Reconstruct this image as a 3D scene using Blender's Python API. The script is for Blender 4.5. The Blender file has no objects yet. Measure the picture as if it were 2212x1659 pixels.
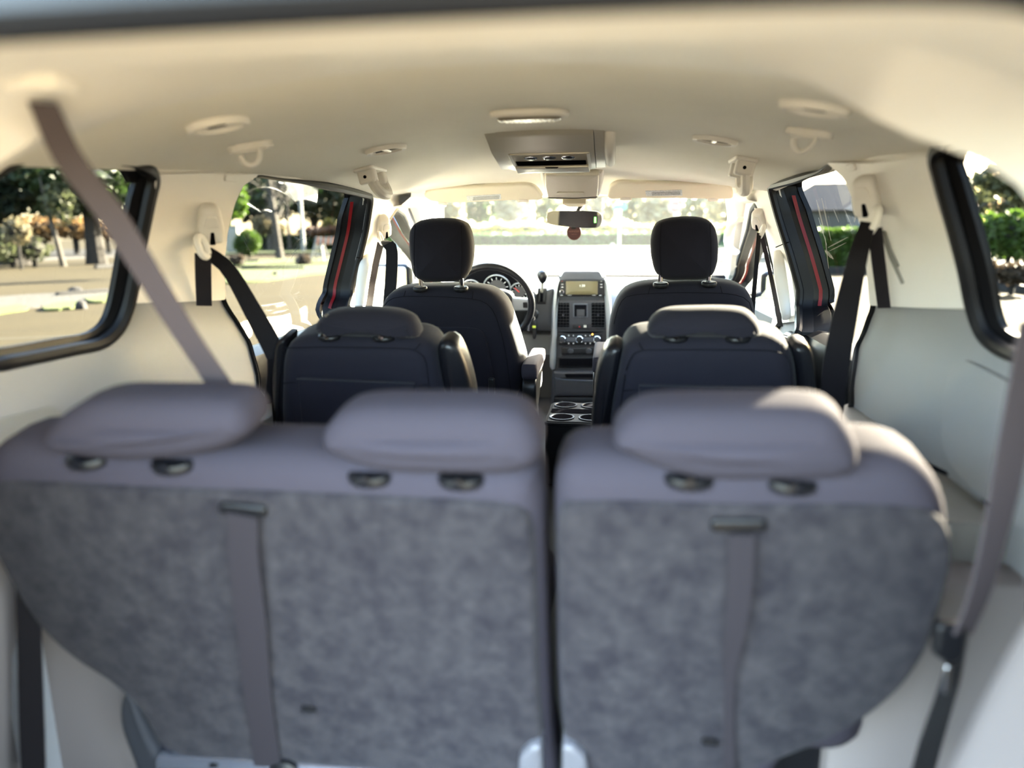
import bpy, bmesh, math, random
from mathutils import Vector, Matrix, Quaternion
from mathutils.geometry import delaunay_2d_cdt
random.seed(7)
SC = bpy.context.scene
COL = SC.collection
R = math.radians

# ------------------------------------------------------------------ camera
FPX = 1560.0
CAM = Vector((0.19, 0.0, 1.35))
TH, PH, RO = R(8.25), math.atan((829.5-500)/FPX), R(-0.5)
fw = Vector((-math.sin(TH)*math.cos(PH), math.cos(TH)*math.cos(PH), -math.sin(PH)))
r0 = Vector((math.cos(TH), math.sin(TH), 0)); u0 = r0.cross(fw)
rt = r0*math.cos(RO)+u0*math.sin(RO); up = -r0*math.sin(RO)+u0*math.cos(RO)
cd = bpy.data.cameras.new('camera'); cam = bpy.data.objects.new('camera', cd); COL.objects.link(cam)
cam.matrix_world = Matrix(((rt.x, up.x, -fw.x, CAM.x), (rt.y, up.y, -fw.y, CAM.y), (rt.z, up.z, -fw.z, CAM.z), (0, 0, 0, 1)))
cd.sensor_width = 36; cd.lens = 36*FPX/2212; cd.clip_start = 0.02; cd.clip_end = 600
cd.dof.use_dof = True; cd.dof.focus_distance = 2.4; cd.dof.aperture_fstop = 1.6
SC.camera = cam
# ------------------------------------------------------------------ sky, sun, exposure
SUN_AZ, SUN_EL = R(39), R(21.2)
wd = bpy.data.worlds.new('sky'); SC.world = wd; wd.use_nodes = True
nt = wd.node_tree; nt.nodes.clear()
sky = nt.nodes.new('ShaderNodeTexSky'); sky.sky_type = 'NISHITA'; sky.sun_disc = False
sky.sun_elevation = SUN_EL; sky.sun_rotation = SUN_AZ; sky.air_density = 1.0; sky.dust_density = 2.0; sky.ozone_density = 1.2
bg = nt.nodes.new('ShaderNodeBackground'); bg.inputs['Strength'].default_value = 1.3
wo = nt.nodes.new('ShaderNodeOutputWorld')
hz = nt.nodes.new('ShaderNodeMixRGB'); hz.blend_type = 'MULTIPLY'; hz.inputs[0].default_value = 1; hz.inputs[2].default_value = (1.045, 1.0, .945, 1)   # even warm tint over the sky, as white balance
nt.links.new(sky.outputs[0], hz.inputs[1]); nt.links.new(hz.outputs[0], bg.inputs[0]); nt.links.new(bg.outputs[0], wo.inputs[0])
sl = bpy.data.lights.new('sun', 'SUN'); sun = bpy.data.objects.new('sun', sl); COL.objects.link(sun)
sl.energy = 105.0; sl.color = (1.0, 0.91, 0.73); sl.angle = R(0.6)
sd = Vector((math.sin(SUN_AZ)*math.cos(SUN_EL), math.cos(SUN_AZ)*math.cos(SUN_EL), math.sin(SUN_EL)))
sun.rotation_euler = sd.to_track_quat('Z', 'Y').to_euler(); sun.location = sd*60
SC.view_settings.view_transform = 'Standard'; SC.view_settings.look = 'None'
SC.view_settings.gamma = 1; SC.view_settings.use_curve_mapping = False
SC.view_settings.exposure = 2.68

# ------------------------------------------------------------------ pixel rays -> points in the van
def ray(px, py):
    return fw*FPX + rt*(px-1106) + up*(829.5-py)
def PY(px, py, Y):
    d = ray(px, py); return CAM + d*((Y-CAM.y)/d.y)
def PX(px, py, X):
    d = ray(px, py); return CAM + d*((X-CAM.x)/d.x)
def PZ(px, py, Z):
    d = ray(px, py); return CAM + d*((Z-CAM.z)/d.z)
def PD(px, py, dist):                       # metres from the lens along the ground
    d = ray(px, py); k = dist/math.hypot(d.x, d.y); return CAM + d*k
def W(z):                                   # half width of the body at height z
    h = z-CAM.z
    w = 0.71+(0.12-max(h, -0.27))*0.33
    t = min(1, max(0, (-0.19-h)/0.22))
    return w-0.10*t*t*(3-2*t)
def interp(t, pts):
    for (a, va), (b, vb) in zip(pts, pts[1:]):
        if t <= b:
            s = max(0, (t-a)/(b-a)); s = s*s*(3-2*s)*0.35+s*0.65
            return va+(vb-va)*s
    return pts[-1][1]
CEIL = [(0.7, .195), (1.0, .212), (1.3, .23), (1.6, .246), (2.0, .255), (2.4, .246), (2.8, .218), (3.1, .188), (3.3, .165), (3.6, .12)]
def ZC(x, y):
    return CAM.z + interp(y, CEIL) - 0.2*(1-.8*min(1, max(0, (y-2.65)/.5)))*x*x - (0 if abs(x) < .66 else 3.0*(abs(x)-.66)**2)
def bis(f, a, b):
    fa = f(a)
    for _ in range(50):
        m = (a+b)/2
        if (f(m) > 0) == (fa > 0): a = m
        else: b = m
    return (a+b)/2
def PW(px, py, s, off=0.0):                 # point on the side wall (s=-1 driver's side, +1 passenger's)
    d = ray(px, py); d = d/d.length
    t = bis(lambda t: s*(CAM+d*t).x - (W((CAM+d*t).z)-off), 0.05, 30)
    return CAM+d*t
def PC(px, py):                             # point on the headliner
    d = ray(px, py); d = d/d.length
    t = bis(lambda t: (CAM+d*t).z - ZC((CAM+d*t).x, (CAM+d*t).y), 0.05, 6)
    return CAM+d*t

# ------------------------------------------------------------------ planes
class Plane:
    def __init__(s, O, ex, ev, en):
        s.O, s.ex, s.ev, s.en = Vector(O), Vector(ex).normalized(), Vector(ev).normalized(), Vector(en).normalized()
    def pt(s, u, v, w=0): return s.O + s.ex*u + s.ev*v + s.en*w
    def uv(s, px, py):
        d = ray(px, py); t = (s.O-CAM).dot(s.en)/d.dot(s.en); p = CAM+d*t-s.O
        return (p.dot(s.ex), p.dot(s.ev))
    def uvs(s, pts): return [s.uv(*p) for p in pts]
    def shift(s, w): return Plane(s.O+s.en*w, s.ex, s.ev, s.en)
def backplane(Y, h, rec=0):                 # plane facing the tailgate, top leaning to the tailgate by rec degrees
    a = R(rec); return Plane((0, Y, CAM.z+h), (1, 0, 0), (0, -math.sin(a), math.cos(a)), (0, math.cos(a), math.sin(a)))
def flat(O, ang=0):                         # horizontal plane seen from above, normal up
    a = R(ang); return Plane(O, (math.cos(a), math.sin(a), 0), (-math.sin(a), math.cos(a), 0), (0, 0, 1))

# ------------------------------------------------------------------ outlines
def smoothclosed(pts, n):
    k = len(pts); out = []
    segs = [max(1e-6, math.dist(pts[i], pts[(i+1) % k])) for i in range(k)]
    tot = sum(segs); cum = 0; i = 0
    for j in range(n):
        t = tot*j/n
        while cum+segs[i] < t: cum += segs[i]; i += 1
        s = (t-cum)/segs[i]
        p0, p1, p2, p3 = pts[i-1], pts[i], pts[(i+1) % k], pts[(i+2) % k]
        q = []
        for c in range(len(p1)):
            m1 = (p2[c]-p0[c])*segs[i]/(segs[i-1]+segs[i]); m2 = (p3[c]-p1[c])*segs[i]/(segs[i]+segs[(i+1) % k])
            q.append((2*s**3-3*s*s+1)*p1[c]+(s**3-2*s*s+s)*m1+(-2*s**3+3*s*s)*p2[c]+(s**3-s*s)*m2)
        out.append(tuple(q))
    return out
def smoothopen(pts, n):
    pts = [Vector(p) for p in pts]; k = len(pts)
    segs = [max(1e-6, (pts[i+1]-pts[i]).length) for i in range(k-1)]; tot = sum(segs); out = []
    cum = 0; i = 0
    for j in range(n+1):
        t = tot*j/n
        while i < k-2 and cum+segs[i] < t-1e-9: cum += segs[i]; i += 1
        s = min(1, (t-cum)/segs[i])
        p0 = pts[max(0, i-1)]; p1 = pts[i]; p2 = pts[i+1]; p3 = pts[min(k-1, i+2)]
        m1 = (p2-p0)*(0.5 if i > 0 else 1); m2 = (p3-p1)*(0.5 if i < k-2 else 1)
        out.append(p1*(2*s**3-3*s*s+1)+m1*(s**3-2*s*s+s)+p2*(-2*s**3+3*s*s)+m2*(s**3-s*s))
    return out
def rrect(u0, u1, v0, v1, r, n=4):
    r = min(r, (u1-u0)/2-1e-5, (v1-v0)/2-1e-5); o = []
    for cx, cy, a in ((u1-r, v1-r, 0), (u0+r, v1-r, 90), (u0+r, v0+r, 180), (u1-r, v0+r, 270)):
        for k in range(n+1):
            t = R(a+90*k/n); o.append((cx+r*math.cos(t), cy+r*math.sin(t)))
    return o
def rpoly(pts, r, n=4):                     # polygon with rounded corners
    o = []; k = len(pts)
    for i in range(k):
        a, b, c = Vector(pts[i-1]), Vector(pts[i]), Vector(pts[(i+1) % k])
        d1, d2 = a-b, c-b; rr = min(r, d1.length*.45, d2.length*.45)
        p, q = b+d1.normalized()*rr, b+d2.normalized()*rr
        for j in range(n+1):
            t = j/n; o.append(tuple(p*(1-t)**2+b*2*t*(1-t)+q*t*t))
    return o
def ellipse(cu, cv, a, b, n=32): return [(cu+a*math.cos(2*math.pi*i/n), cv+b*math.sin(2*math.pi*i/n)) for i in range(n)]
def area2(o): return sum(o[i-1][0]*o[i][1]-o[i][0]*o[i-1][1] for i in range(len(o)))
def inset(o, d, soft=3):
    n = len(o); nr = []
    for i in range(n):
        ax, ay = o[(i+1) % n][0]-o[i-1][0], o[(i+1) % n][1]-o[i-1][1]; l = math.hypot(ax, ay) or 1
        nr.append((-ay/l, ax/l))
    for _ in range(soft):
        nr = [tuple((nr[i-1][c]+2*nr[i][c]+nr[(i+1) % n][c])/4 for c in (0, 1)) for i in range(n)]
    return [(o[i][0]+nr[i][0]*d, o[i][1]+nr[i][1]*d) for i in range(n)]
def ins(o, d, soft=3):                      # inset whichever way the outline runs
    return inset(o, d if area2(o) > 0 else -d, soft)
def insv(o, fd):                             # inset by a different amount at each point
    q = ins(o, 1.0, 6); return [(a[0]+(b[0]-a[0])*fd(*a), a[1]+(b[1]-a[1])*fd(*a)) for a, b in zip(o, q)]
def dense(o, step):
    r = []
    for i in range(len(o)):
        a, b = o[i], o[(i+1) % len(o)]; n = max(1, round(math.dist(a, b)/step)); r += [(a[0]+(b[0]-a[0])*k/n, a[1]+(b[1]-a[1])*k/n) for k in range(n)]
    return r
def inside(p, poly):
    x, y = p; c = False
    for i in range(len(poly)):
        (x1, y1), (x2, y2) = poly[i-1], poly[i]
        if (y1 > y) != (y2 > y) and x < (x2-x1)*(y-y1)/(y2-y1)+x1: c = not c
    return c

# ------------------------------------------------------------------ mesh builder
WL = {}
class M:
    def __init__(s): s.v = []; s.f = []; s.mi = []
    def add(s, vs, fs, mi=0):
        b = len(s.v); s.v += [Vector(p) for p in vs]; s.f += [tuple(b+i for i in f) for f in fs]; s.mi += [mi]*len(fs); return s
    def rings(s, rs, closed=True, cap0=None, cap1=None, mi=0):
        n = len(rs[0]); vs = [p for r in rs for p in r]; fs = []
        for k in range(len(rs)-1):
            for i in range(n if closed else n-1):
                j = (i+1) % n; fs.append((k*n+i, k*n+j, (k+1)*n+j, (k+1)*n+i))
        if cap0 is not None: vs.append(cap0); c = len(vs)-1; fs += [(c, (i+1) % n, i) for i in range(n)]
        if cap1 is not None: vs.append(cap1); c = len(vs)-1; b = (len(rs)-1)*n; fs += [(c, b+i, b+(i+1) % n) for i in range(n)]
        return s.add(vs, fs, mi)
    def cushion(s, pl, o, w0, w1, r=.01, k=3, bulge=0.0, bulge1=None, caps=(.8, .55, .28), warp=None):
        if area2(o) < 0: o = o[::-1]
        n = len(o); cu = sum(p[0] for p in o)/n; cv = sum(p[1] for p in o)/n
        r = min(r, abs(w1-w0)/2); bulge1 = bulge if bulge1 is None else bulge1; rs = []
        wf = warp or (lambda u, v: 0)
        P = lambda u, v, w: pl.pt(u, v, w+wf(u, v))
        edge = inset(o, r)
        for c in reversed(caps): rs.append([P(cu+(u-cu)*c, cv+(v-cv)*c, w0-bulge*(1-c*c)) for u, v in edge])
        for j in range(k+1):
            a = j/k*math.pi/2; q = inset(o, r*(1-math.sin(a))); rs.append([P(u, v, w0+r*(1-math.cos(a))) for u, v in q])
        for j in range(k+1):
            a = j/k*math.pi/2; q = inset(o, r*(1-math.cos(a))); rs.append([P(u, v, w1-r*(1-math.sin(a))) for u, v in q])
        for c in caps: rs.append([P(cu+(u-cu)*c, cv+(v-cv)*c, w1+bulge1*(1-c*c)) for u, v in edge])
        return s.rings(rs, True, P(cu, cv, w0-bulge), P(cu, cv, w1+bulge1))
    def frame(s, pl, o, i, w0, w1):         # flat ring between two outlines of equal length
        return s.rings([[pl.pt(u, v, w) for u, v in q] for q, w in ((i, w1), (i, w0), (o, w0), (o, w1), (i, w1))])
    def ringtube(s, pts3, r, seg=8): return s.tube(pts3, r, seg, closed=True)
    def tube(s, pts, r, seg=8, closed=False, flat=1.0, upv=None):
        pts = [Vector(p) for p in pts]; n = len(pts); rs = []; nrm = None
        for i, p in enumerate(pts):
            if closed: t = pts[(i+1) % n]-pts[i-1]
            else: t = pts[min(n-1, i+1)]-pts[max(0, i-1)]
            t.normalize()
            if upv is not None: nrm = Vector(upv)
            elif nrm is None: nrm = Vector((0, 0, 1)) if abs(t.z) < .9 else Vector((1, 0, 0))
            nrm = nrm-t*nrm.dot(t); nrm.normalize(); b = t.cross(nrm)
            rr = r[i] if isinstance(r, (list, tuple)) else r
            rs.append([p+nrm*rr*math.cos(2*math.pi*k/seg)+b*rr*flat*math.sin(2*math.pi*k/seg) for k in range(seg)])
        if closed: rs.append(rs[0]); return s.rings(rs)
        return s.rings(rs, True, pts[0], pts[-1])
    def ribbon(s, pts, width, th=.0016, wd=(1, 0, 0)):
        pts = [Vector(p) for p in pts]; n = len(pts); rs = []
        for i, p in enumerate(pts):
            t = pts[min(n-1, i+1)]-pts[max(0, i-1)]; t.normalize()
            w = Vector(wd[i] if isinstance(wd, list) else wd); w = w-t*w.dot(t); w.normalize(); q = t.cross(w)
            h = (width[i] if isinstance(width, list) else width)/2
            rs.append([p-w*h-q*th, p+w*h-q*th, p+w*h+q*th, p-w*h+q*th])
        s.rings(rs, True); m = len(s.v)
        s.f += [(m-4*n, m-4*n+1, m-4*n+2, m-4*n+3), (m-4, m-3, m-2, m-1)]; s.mi += [0, 0]; return s
    def lathe(s, O, ax, prof, seg=24):
        ax = Vector(ax).normalized(); a = ax.orthogonal().normalized(); b = ax.cross(a); O = Vector(O)
        rs = [[O+ax*h+(a*math.cos(2*math.pi*k/seg)+b*math.sin(2*math.pi*k/seg))*max(r, 1e-5) for k in range(seg)] for r, h in prof]
        return s.rings(rs, True, O+ax*prof[0][1], O+ax*prof[-1][1])
    def box(s, x0, x1, y0, y1, z0, z1, r=.004):
        pl = Plane(((x0+x1)/2, y0, (z0+z1)/2), (1, 0, 0), (0, 0, 1), (0, 1, 0)); a, b = abs(x1-x0)/2, abs(z1-z0)/2
        return s.cushion(pl, rrect(-a, a, -b, b, r, 3), 0, y1-y0, r, k=2, caps=(.5,))
    def sheet(s, outline, holes, mp, step, rim=None, mi=0):
        pts = []; edges = []
        for poly in [outline]+holes:
            b = len(pts); pts += [Vector(p) for p in poly]; edges += [(b+i, b+(i+1) % len(poly)) for i in range(len(poly))]
        us = [p[0] for p in outline]; vs = [p[1] for p in outline]
        u = min(us)+step/2
        while u < max(us):
            v = min(vs)+step/2
            while v < max(vs):
                if inside((u, v), outline) and not any(inside((u, v), h) for h in holes):
                    if all((p.x-u)**2+(p.y-v)**2 > (step*.45)**2 for p in pts[:len(edges)]): pts.append(Vector((u, v)))
                v += step
            u += step
        V, _, F, *_ = delaunay_2d_cdt(pts, edges, [], 0, 1e-6)
        fs = []
        for f in F:
            c = (sum(V[i].x for i in f)/len(f), sum(V[i].y for i in f)/len(f))
            if inside(c, outline) and not any(inside(c, h) for h in holes): fs.append(tuple(f))
        s.add([mp(p.x, p.y, 0) for p in V], fs, mi)
        if rim:
            for poly in [outline]+holes:
                s.rings([[mp(u, v, 0) for u, v in poly], [mp(u, v, rim) for u, v in poly]], mi=mi)
        return s
    def text(s, body, pl, u, v, size, w=0, align='CENTER', ext=0.0004):
        c = bpy.data.curves.new('t', 'FONT'); c.body = body; c.size = size; c.align_x = align; c.align_y = 'CENTER'; c.extrude = ext
        o = bpy.data.objects.new('t', c); COL.objects.link(o); bpy.context.view_layer.update()
        dg = bpy.context.evaluated_depsgraph_get(); me = o.evaluated_get(dg).to_mesh()
        s.add([pl.pt(u+q.co.x, v+q.co.y, w+q.co.z) for q in me.vertices], [tuple(p.vertices) for p in me.polygons])
        o.evaluated_get(dg).to_mesh_clear(); bpy.data.objects.remove(o); bpy.data.curves.remove(c); return s
    def obj(s, name, mat, parent=None, ang=35, recalc=True, props=None):
        if parent is not None: off = WL[parent]
        else:
            xs = [p.x for p in s.v]; ys = [p.y for p in s.v]; zs = [p.z for p in s.v]
            off = Vector(((min(xs)+max(xs))/2, (min(ys)+max(ys))/2, min(zs)))
        me = bpy.data.meshes.new(name); me.from_pydata([p-off for p in s.v], [], s.f); me.validate()
        mats = mat if isinstance(mat, (list, tuple)) else [mat]
        for q in mats: me.materials.append(q)
        if len(mats) > 1 and len(me.polygons) == len(s.mi):
            for p, k in zip(me.polygons, s.mi): p.material_index = k
        if recalc:
            bm = bmesh.new(); bm.from_mesh(me); bmesh.ops.remove_doubles(bm, verts=bm.verts, dist=2e-6)
            bmesh.ops.recalc_face_normals(bm, faces=bm.faces); bm.to_mesh(me); bm.free()
        if ang:
            for p in me.polygons: p.use_smooth = True
            me.set_sharp_from_angle(angle=R(ang))
        o = bpy.data.objects.new(name, me); COL.objects.link(o)
        if parent is not None: o.parent = parent
        else: o.location = off
        WL[o] = off.copy()
        if props: tag(o, **props)
        return o
def tag(o, label=None, cat=None, group=None, kind=None):
    if label: o['label'] = label
    if cat: o['category'] = cat
    if group: o['group'] = group
    if kind: o['kind'] = kind
    return o
def thing(name, loc, label, cat, group=None):
    o = bpy.data.objects.new(name, None); COL.objects.link(o); o.location = loc; o.empty_display_size = .05
    WL[o] = Vector(loc); return tag(o, label, cat, group)
def struct(o, **k): o['kind'] = 'structure'; return o

# ------------------------------------------------------------------ materials
def mat(name, col, rough=.6, bump=None, var=None, metal=0, sheen=0, spec=.5, coat=0, emit=None):
    m = bpy.data.materials.new(name); m.use_nodes = True; t = m.node_tree; b = t.nodes['Principled BSDF']; L = t.links
    b.inputs['Base Color'].default_value = (*col, 1); b.inputs['Roughness'].default_value = rough
    b.inputs['Metallic'].default_value = metal; b.inputs['Specular IOR Level'].default_value = spec
    b.inputs['Sheen Weight'].default_value = sheen; b.inputs['Sheen Roughness'].default_value = .4; b.inputs['Coat Weight'].default_value = coat
    if emit: b.inputs['Emission Color'].default_value = (*col, 1); b.inputs['Emission Strength'].default_value = emit
    if bump or var:
        tc = t.nodes.new('ShaderNodeTexCoord')
    if bump:
        n = t.nodes.new('ShaderNodeTexNoise'); n.inputs['Scale'].default_value = bump[0]; n.inputs['Detail'].default_value = 3
        L.new(tc.outputs['Object'], n.inputs['Vector']); bp = t.nodes.new('ShaderNodeBump')
        bp.inputs['Strength'].default_value = bump[1]; bp.inputs['Distance'].default_value = bump[2] if len(bump) > 2 else .002
        L.new(n.outputs[0], bp.inputs['Height']); L.new(bp.outputs[0], b.inputs['Normal'])
    if var:                                  # (scale, other colour, lo, hi)
        n = t.nodes.new('ShaderNodeTexNoise'); n.inputs['Scale'].default_value = var[0]; n.inputs['Detail'].default_value = 5
        n.inputs['Roughness'].default_value = .65
        L.new(tc.outputs['Object'], n.inputs['Vector']); cr = t.nodes.new('ShaderNodeValToRGB')
        cr.color_ramp.elements[0].position = var[2]; cr.color_ramp.elements[1].position = var[3]
        cr.color_ramp.elements[0].color = (*col, 1); cr.color_ramp.elements[1].color = (*var[1], 1)
        L.new(n.outputs[0], cr.inputs[0]); L.new(cr.outputs[0], b.inputs['Base Color'])
    return m
def glass(name, tint, haze=0.0, gloss=.04):
    m = bpy.data.materials.new(name); m.use_nodes = True; t = m.node_tree; t.nodes.clear(); L = t.links
    o = t.nodes.new('ShaderNodeOutputMaterial'); tr = t.nodes.new('ShaderNodeBsdfTransparent'); tr.inputs[0].default_value = (*tint, 1)
    gl = t.nodes.new('ShaderNodeBsdfGlossy'); gl.inputs['Roughness'].default_value = .03; gl.inputs[0].default_value = (1, 1, 1, 1)
    mx = t.nodes.new('ShaderNodeMixShader'); mx.inputs[0].default_value = gloss; L.new(tr.outputs[0], mx.inputs[1]); L.new(gl.outputs[0], mx.inputs[2])
    last = mx
    if haze:                                 # film of dust on the pane
        tl = t.nodes.new('ShaderNodeBsdfTranslucent'); tl.inputs[0].default_value = (.95, .95, .9, 1)
        m2 = t.nodes.new('ShaderNodeMixShader'); m2.inputs[0].default_value = haze
        L.new(mx.outputs[0], m2.inputs[1]); L.new(tl.outputs[0], m2.inputs[2]); last = m2
    L.new(last.outputs[0], o.inputs[0]); return m

BEIGE = mat('beige_plastic', (.73, .695, .65), .55, (900, .12, .0006))
BEIGE_LOW = mat('stone_plastic', (.215, .212, .215), .68, (900, .12, .0006))
HEADLINER = mat('headliner_cloth', (.76, .725, .655), .9, (700, .2, .0008), (3, (.73, .695, .625), .4, .7))
SHADED_TRIM = mat('shaded_surround_plastic', (.185, .162, .155), .6, (900, .12, .0006))  # darker copy of the beige surround, shade put into its colour
MATTE = mat('matte_black_plastic', (.0055, .0056, .0068), .7, spec=.1)
SEAM = mat('seam_thread', (.0065, .0063, .009), .9, spec=.1)
STEPM = mat('side_well_plastic', (.135, .115, .107), .7)
HINGE = mat('hinge_grey', (.10, .097, .105), .4)
LEDGE = mat('grey_beige_plastic', (.17, .158, .14), .55, (900, .12, .0006))
FAB = mat('charcoal_cloth', (.0125, .0118, .0175), .9, (1100, .45, .0008), sheen=.08, spec=.12)
FAB2 = mat('charcoal_velour', (.034, .0302, .0385), .92, (900, .4, .001), spec=.06)
CARPET = mat('grey_carpet', (.0150, .0134, .0165), .97, (420, .7, .003), (34, (.037, .0335, .035), .35, .75), sheen=.05, spec=.1)
BLACKP = mat('black_plastic', (.0045, .0045, .0055), .38, (700, .15, .0006), spec=.3)
SATIN = mat('satin_black_vinyl', (.0048, .005, .007), .32, (260, .25, .0009), spec=.35)
RUBBER = mat('black_rubber', (.0042, .0042, .0055), .48, (300, .1, .0006), spec=.25)
DASH = mat('dark_grey_plastic', (.023, .024, .028), .5, (800, .2, .0007), spec=.3)
DASHTOP = mat('dash_top_grey', (.034, .039, .05), .45, (800, .2, .0007))
SILVER = mat('silver_paint', (.27, .285, .29), .32, metal=.55)
CHROME = mat('chrome', (.8, .8, .8), .12, metal=1)
STEEL = mat('steel_tube', (.24, .25, .29), .25, metal=.8)
SATSIL = mat('satin_champagne', (.58, .54, .46), .32, metal=.25)
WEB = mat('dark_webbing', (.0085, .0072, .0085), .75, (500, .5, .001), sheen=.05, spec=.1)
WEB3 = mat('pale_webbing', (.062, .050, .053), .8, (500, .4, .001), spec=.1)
WEB2 = mat('grey_webbing', (.019, .016, .0185), .8, (500, .4, .001), sheen=.05, spec=.1)
RED = mat('red_car_paint', (.17, .004, .006), .4, spec=.25)
HOLE = mat('dark_cavity', (.004, .004, .005), .9, spec=0)
CREAMP = mat('cream_visor', (.74, .68, .55), .8, (500, .15, .0006))
SCREEN = mat('olive_screen', (.085, .072, .034), .3)
WHITEPRINT = mat('white_print', (.8, .8, .78), .6)
STICK = mat('silver_sticker', (.72, .74, .74), .4, var=(260, (.45, .5, .52), .45, .6))
AMBER = mat('amber_lamp', (1.0, .35, .04), .4, emit=3)
GREENLED = mat('green_display', (.12, .9, .08), .4, emit=1.5)
REDPRINT = mat('red_print', (.6, .03, .02), .5)
MIRROR = mat('mirror_glass', (.75, .76, .72), .03, metal=1)
LENS = mat('lamp_lens', (.16, .14, .11), .15, (250, .2, .001))
SMUDGE_GLINT = glass('dry_smudge_glint', (.85, .85, .85), .005, .02)  # serves the smudges and the painted reflection streak
TINT = glass('tinted_glass', (.15, .15, .14))
CLEAR = glass('clear_glass', (.50, .54, .54))
SHIELD = glass('windshield_glass', (.56, .60, .56), .0026)
# ================================================================== SETTING: body of the van
FLOOR = 0.40
def halfarch(pts, n=48):                    # pts: (x>=0, h) from the middle down the passenger's side
    full = [(-x, h) for x, h in reversed(pts) if x > 0]+list(pts)
    return [(p.x, p.y) for p in smoothopen([(a, b, 0) for a, b in full], 2*n)]
# rear opening surround
C0 = [(0, .121), (.25, .119), (.36, .112), (.42, .085), (.46, .03), (.48, -.1), (.475, -.25), (.44, -.42), (.41, -.6), (.41, -.95)]
C1 = [(0, .131), (.25, .128), (.38, .120), (.46, .09), (.52, .03), (.54, -.1), (.52, -.25), (.475, -.4), (.445, -.56), (.44, -.95)]
C2 = [(0, .19), (.2, .178), (.33, .135), (.43, .083), (.50, .055), (.545, .02), (.565, -.03), (.63, -.15), (.68, -.3), (.69, -.6), (.70, -.95)]
C3 = [(x, ZC(x, .96)-CAM.z) for x in (0, .2, .4, .55, .64)]+[(.70, .10), (W(CAM.z+.05)-.004, .05), (W(CAM.z-.1)-.004, -.1), (W(CAM.z-.3)-.004, -.3), (W(CAM.z-.5)-.004, -.5), (.83, -.95)]
def grow(C, d, dz): return [(x+d*(x > .3), h+dz) for x, h in C]
m = M()
for rs in ([(C0, .405), (grow(C0, .008, .0005), .43), (grow(C1, -.004, -.001), .535), (C1, .555), (grow(C1, .012, .012), .567), (grow(C1, .03, .03), .575), (C2, .70), (C3, .975)],):
    A = []
    for C, Y in rs:
        A.append([Vector((x, Y, CAM.z+h)) for x, h in halfarch(C)])
    m.rings(A, closed=False)
m.mi = [1 if sum(m.v[i].z for i in f)/len(f) < CAM.z-.26 else 0 for f in m.f]  # lower faces take the darkened beige that stands in for shade
o = m.obj('trim_1', [BEIGE, SHADED_TRIM]); struct(o); tag(o, 'beige plastic surround of the open tailgate with a rounded lip')
m = M(); A = [Vector((x, .385, CAM.z+h)) for x, h in halfarch(grow(C0, .012, .0))]
m.tube(A, .017, 10); s = m.obj('weatherstrip', RUBBER, o)
m = M(); A = [[Vector((x, Y, CAM.z+h)) for x, h in halfarch(grow(C0, d, e))] for d, e, Y in ((.02, .004, .385), (.05, .035, .36), (.09, .08, .33), (.40, .30, .33), (.42, .3, .9))]
m.rings(A, closed=False); m.obj('tailgate_flange', HOLE, o)

m = M()                                       # raised tailgate, unseen above and behind the lens, added to block overhead sky
pl = Plane((0, .36, CAM.z+.33), (1, 0, 0), (0, -1, .16), (0, .16, 1))
m.cushion(pl, rpoly([(-.60, .0), (.60, .0), (.60, .55), (.52, 1.10), (-.52, 1.10), (-.60, .55)], .12, 5), .0, .09, .03, k=3, bulge=.02); m.obj('tailgate', BEIGE, o)

# headliner
m = M()
ol = [(x, .955) for x in [-.70+.1*i for i in range(15)]]+[(.715, .955+.25*i) for i in range(10)]+[(.70, 3.28), (.5, 3.33), (.0, 3.36), (-.5, 3.33), (-.70, 3.28)]+[(-.715, 3.205-.25*i) for i in range(10)]
m.sheet(ol, [], lambda u, v, w: Vector((u, v, ZC(u, v)+w)), .045, rim=.03)
ceil = m.obj('ceiling', HEADLINER); struct(ceil); tag(ceil, 'beige cloth headliner over all three seat rows')
m = M()                                      # roof skin above it
m.sheet(ol, [], lambda u, v, w: Vector((u*1.06, v, ZC(u, v)+.05)), .12); m.obj('roof_skin', RED, ceil)
# pull-down step of the headliner in front of the driver and passenger
# floor
m = M(); m.sheet([(-.83, .42), (.83, .42), (.83, 4.6), (-.83, 4.6)], [], lambda u, v, w: Vector((u, v, FLOOR)), .1)
fl = m.obj('floor', mat('dark_floor_carpet', (.03, .029, .028), .95, (300, .5, .003))); struct(fl); tag(fl, 'dark carpeted van floor under the seats')

# side walls; openings traced on the wall surface as (Y, h)
SIDE = {-1: 'driver', 1: 'passenger'}
def wl(s, pts, off=0): return [((p := PW(px, py, s, off)).y, p.z-CAM.z) for px, py in pts]
def wmap(s, off=0.0):
    return lambda y, h, w: Vector((s*(W(CAM.z+h)-off+w), y, CAM.z+h))
QUART = {-1: [(325, 374), (316, 440), (300, 520), (286, 600), (270, 670), (250, 712), (215, 742), (150, 757), (0, 786)],
         1: [(2028, 330), (2042, 400), (2068, 490), (2092, 580), (2110, 668), (2130, 720), (2165, 752), (2212, 772)]}
FRONTEDGE = {-1: [(548, 378), (512, 402), (494, 440), (478, 505), (471, 580), (476, 648), (505, 690), (532, 730), (541, 770), (547, 880)],
             1: [(1800, 352), (1838, 385), (1862, 440), (1880, 520), (1889, 600), (1893, 660), (1880, 690), (1858, 740), (1850, 800), (1848, 880)]}
SEALB = {-1: [(797, 424), (786, 500), (771, 560), (757, 640), (748, 690)], 1: [(1669, 402), (1687, 470), (1714, 555), (1728, 663), (1731, 721)]}
FDOOR = {-1: [(876, 462), (850, 455), (832, 480), (818, 540), (800, 610), (790, 690)], 1: [(1612, 445), (1628, 432), (1652, 470), (1668, 540), (1684, 610), (1690, 700)]}

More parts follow.
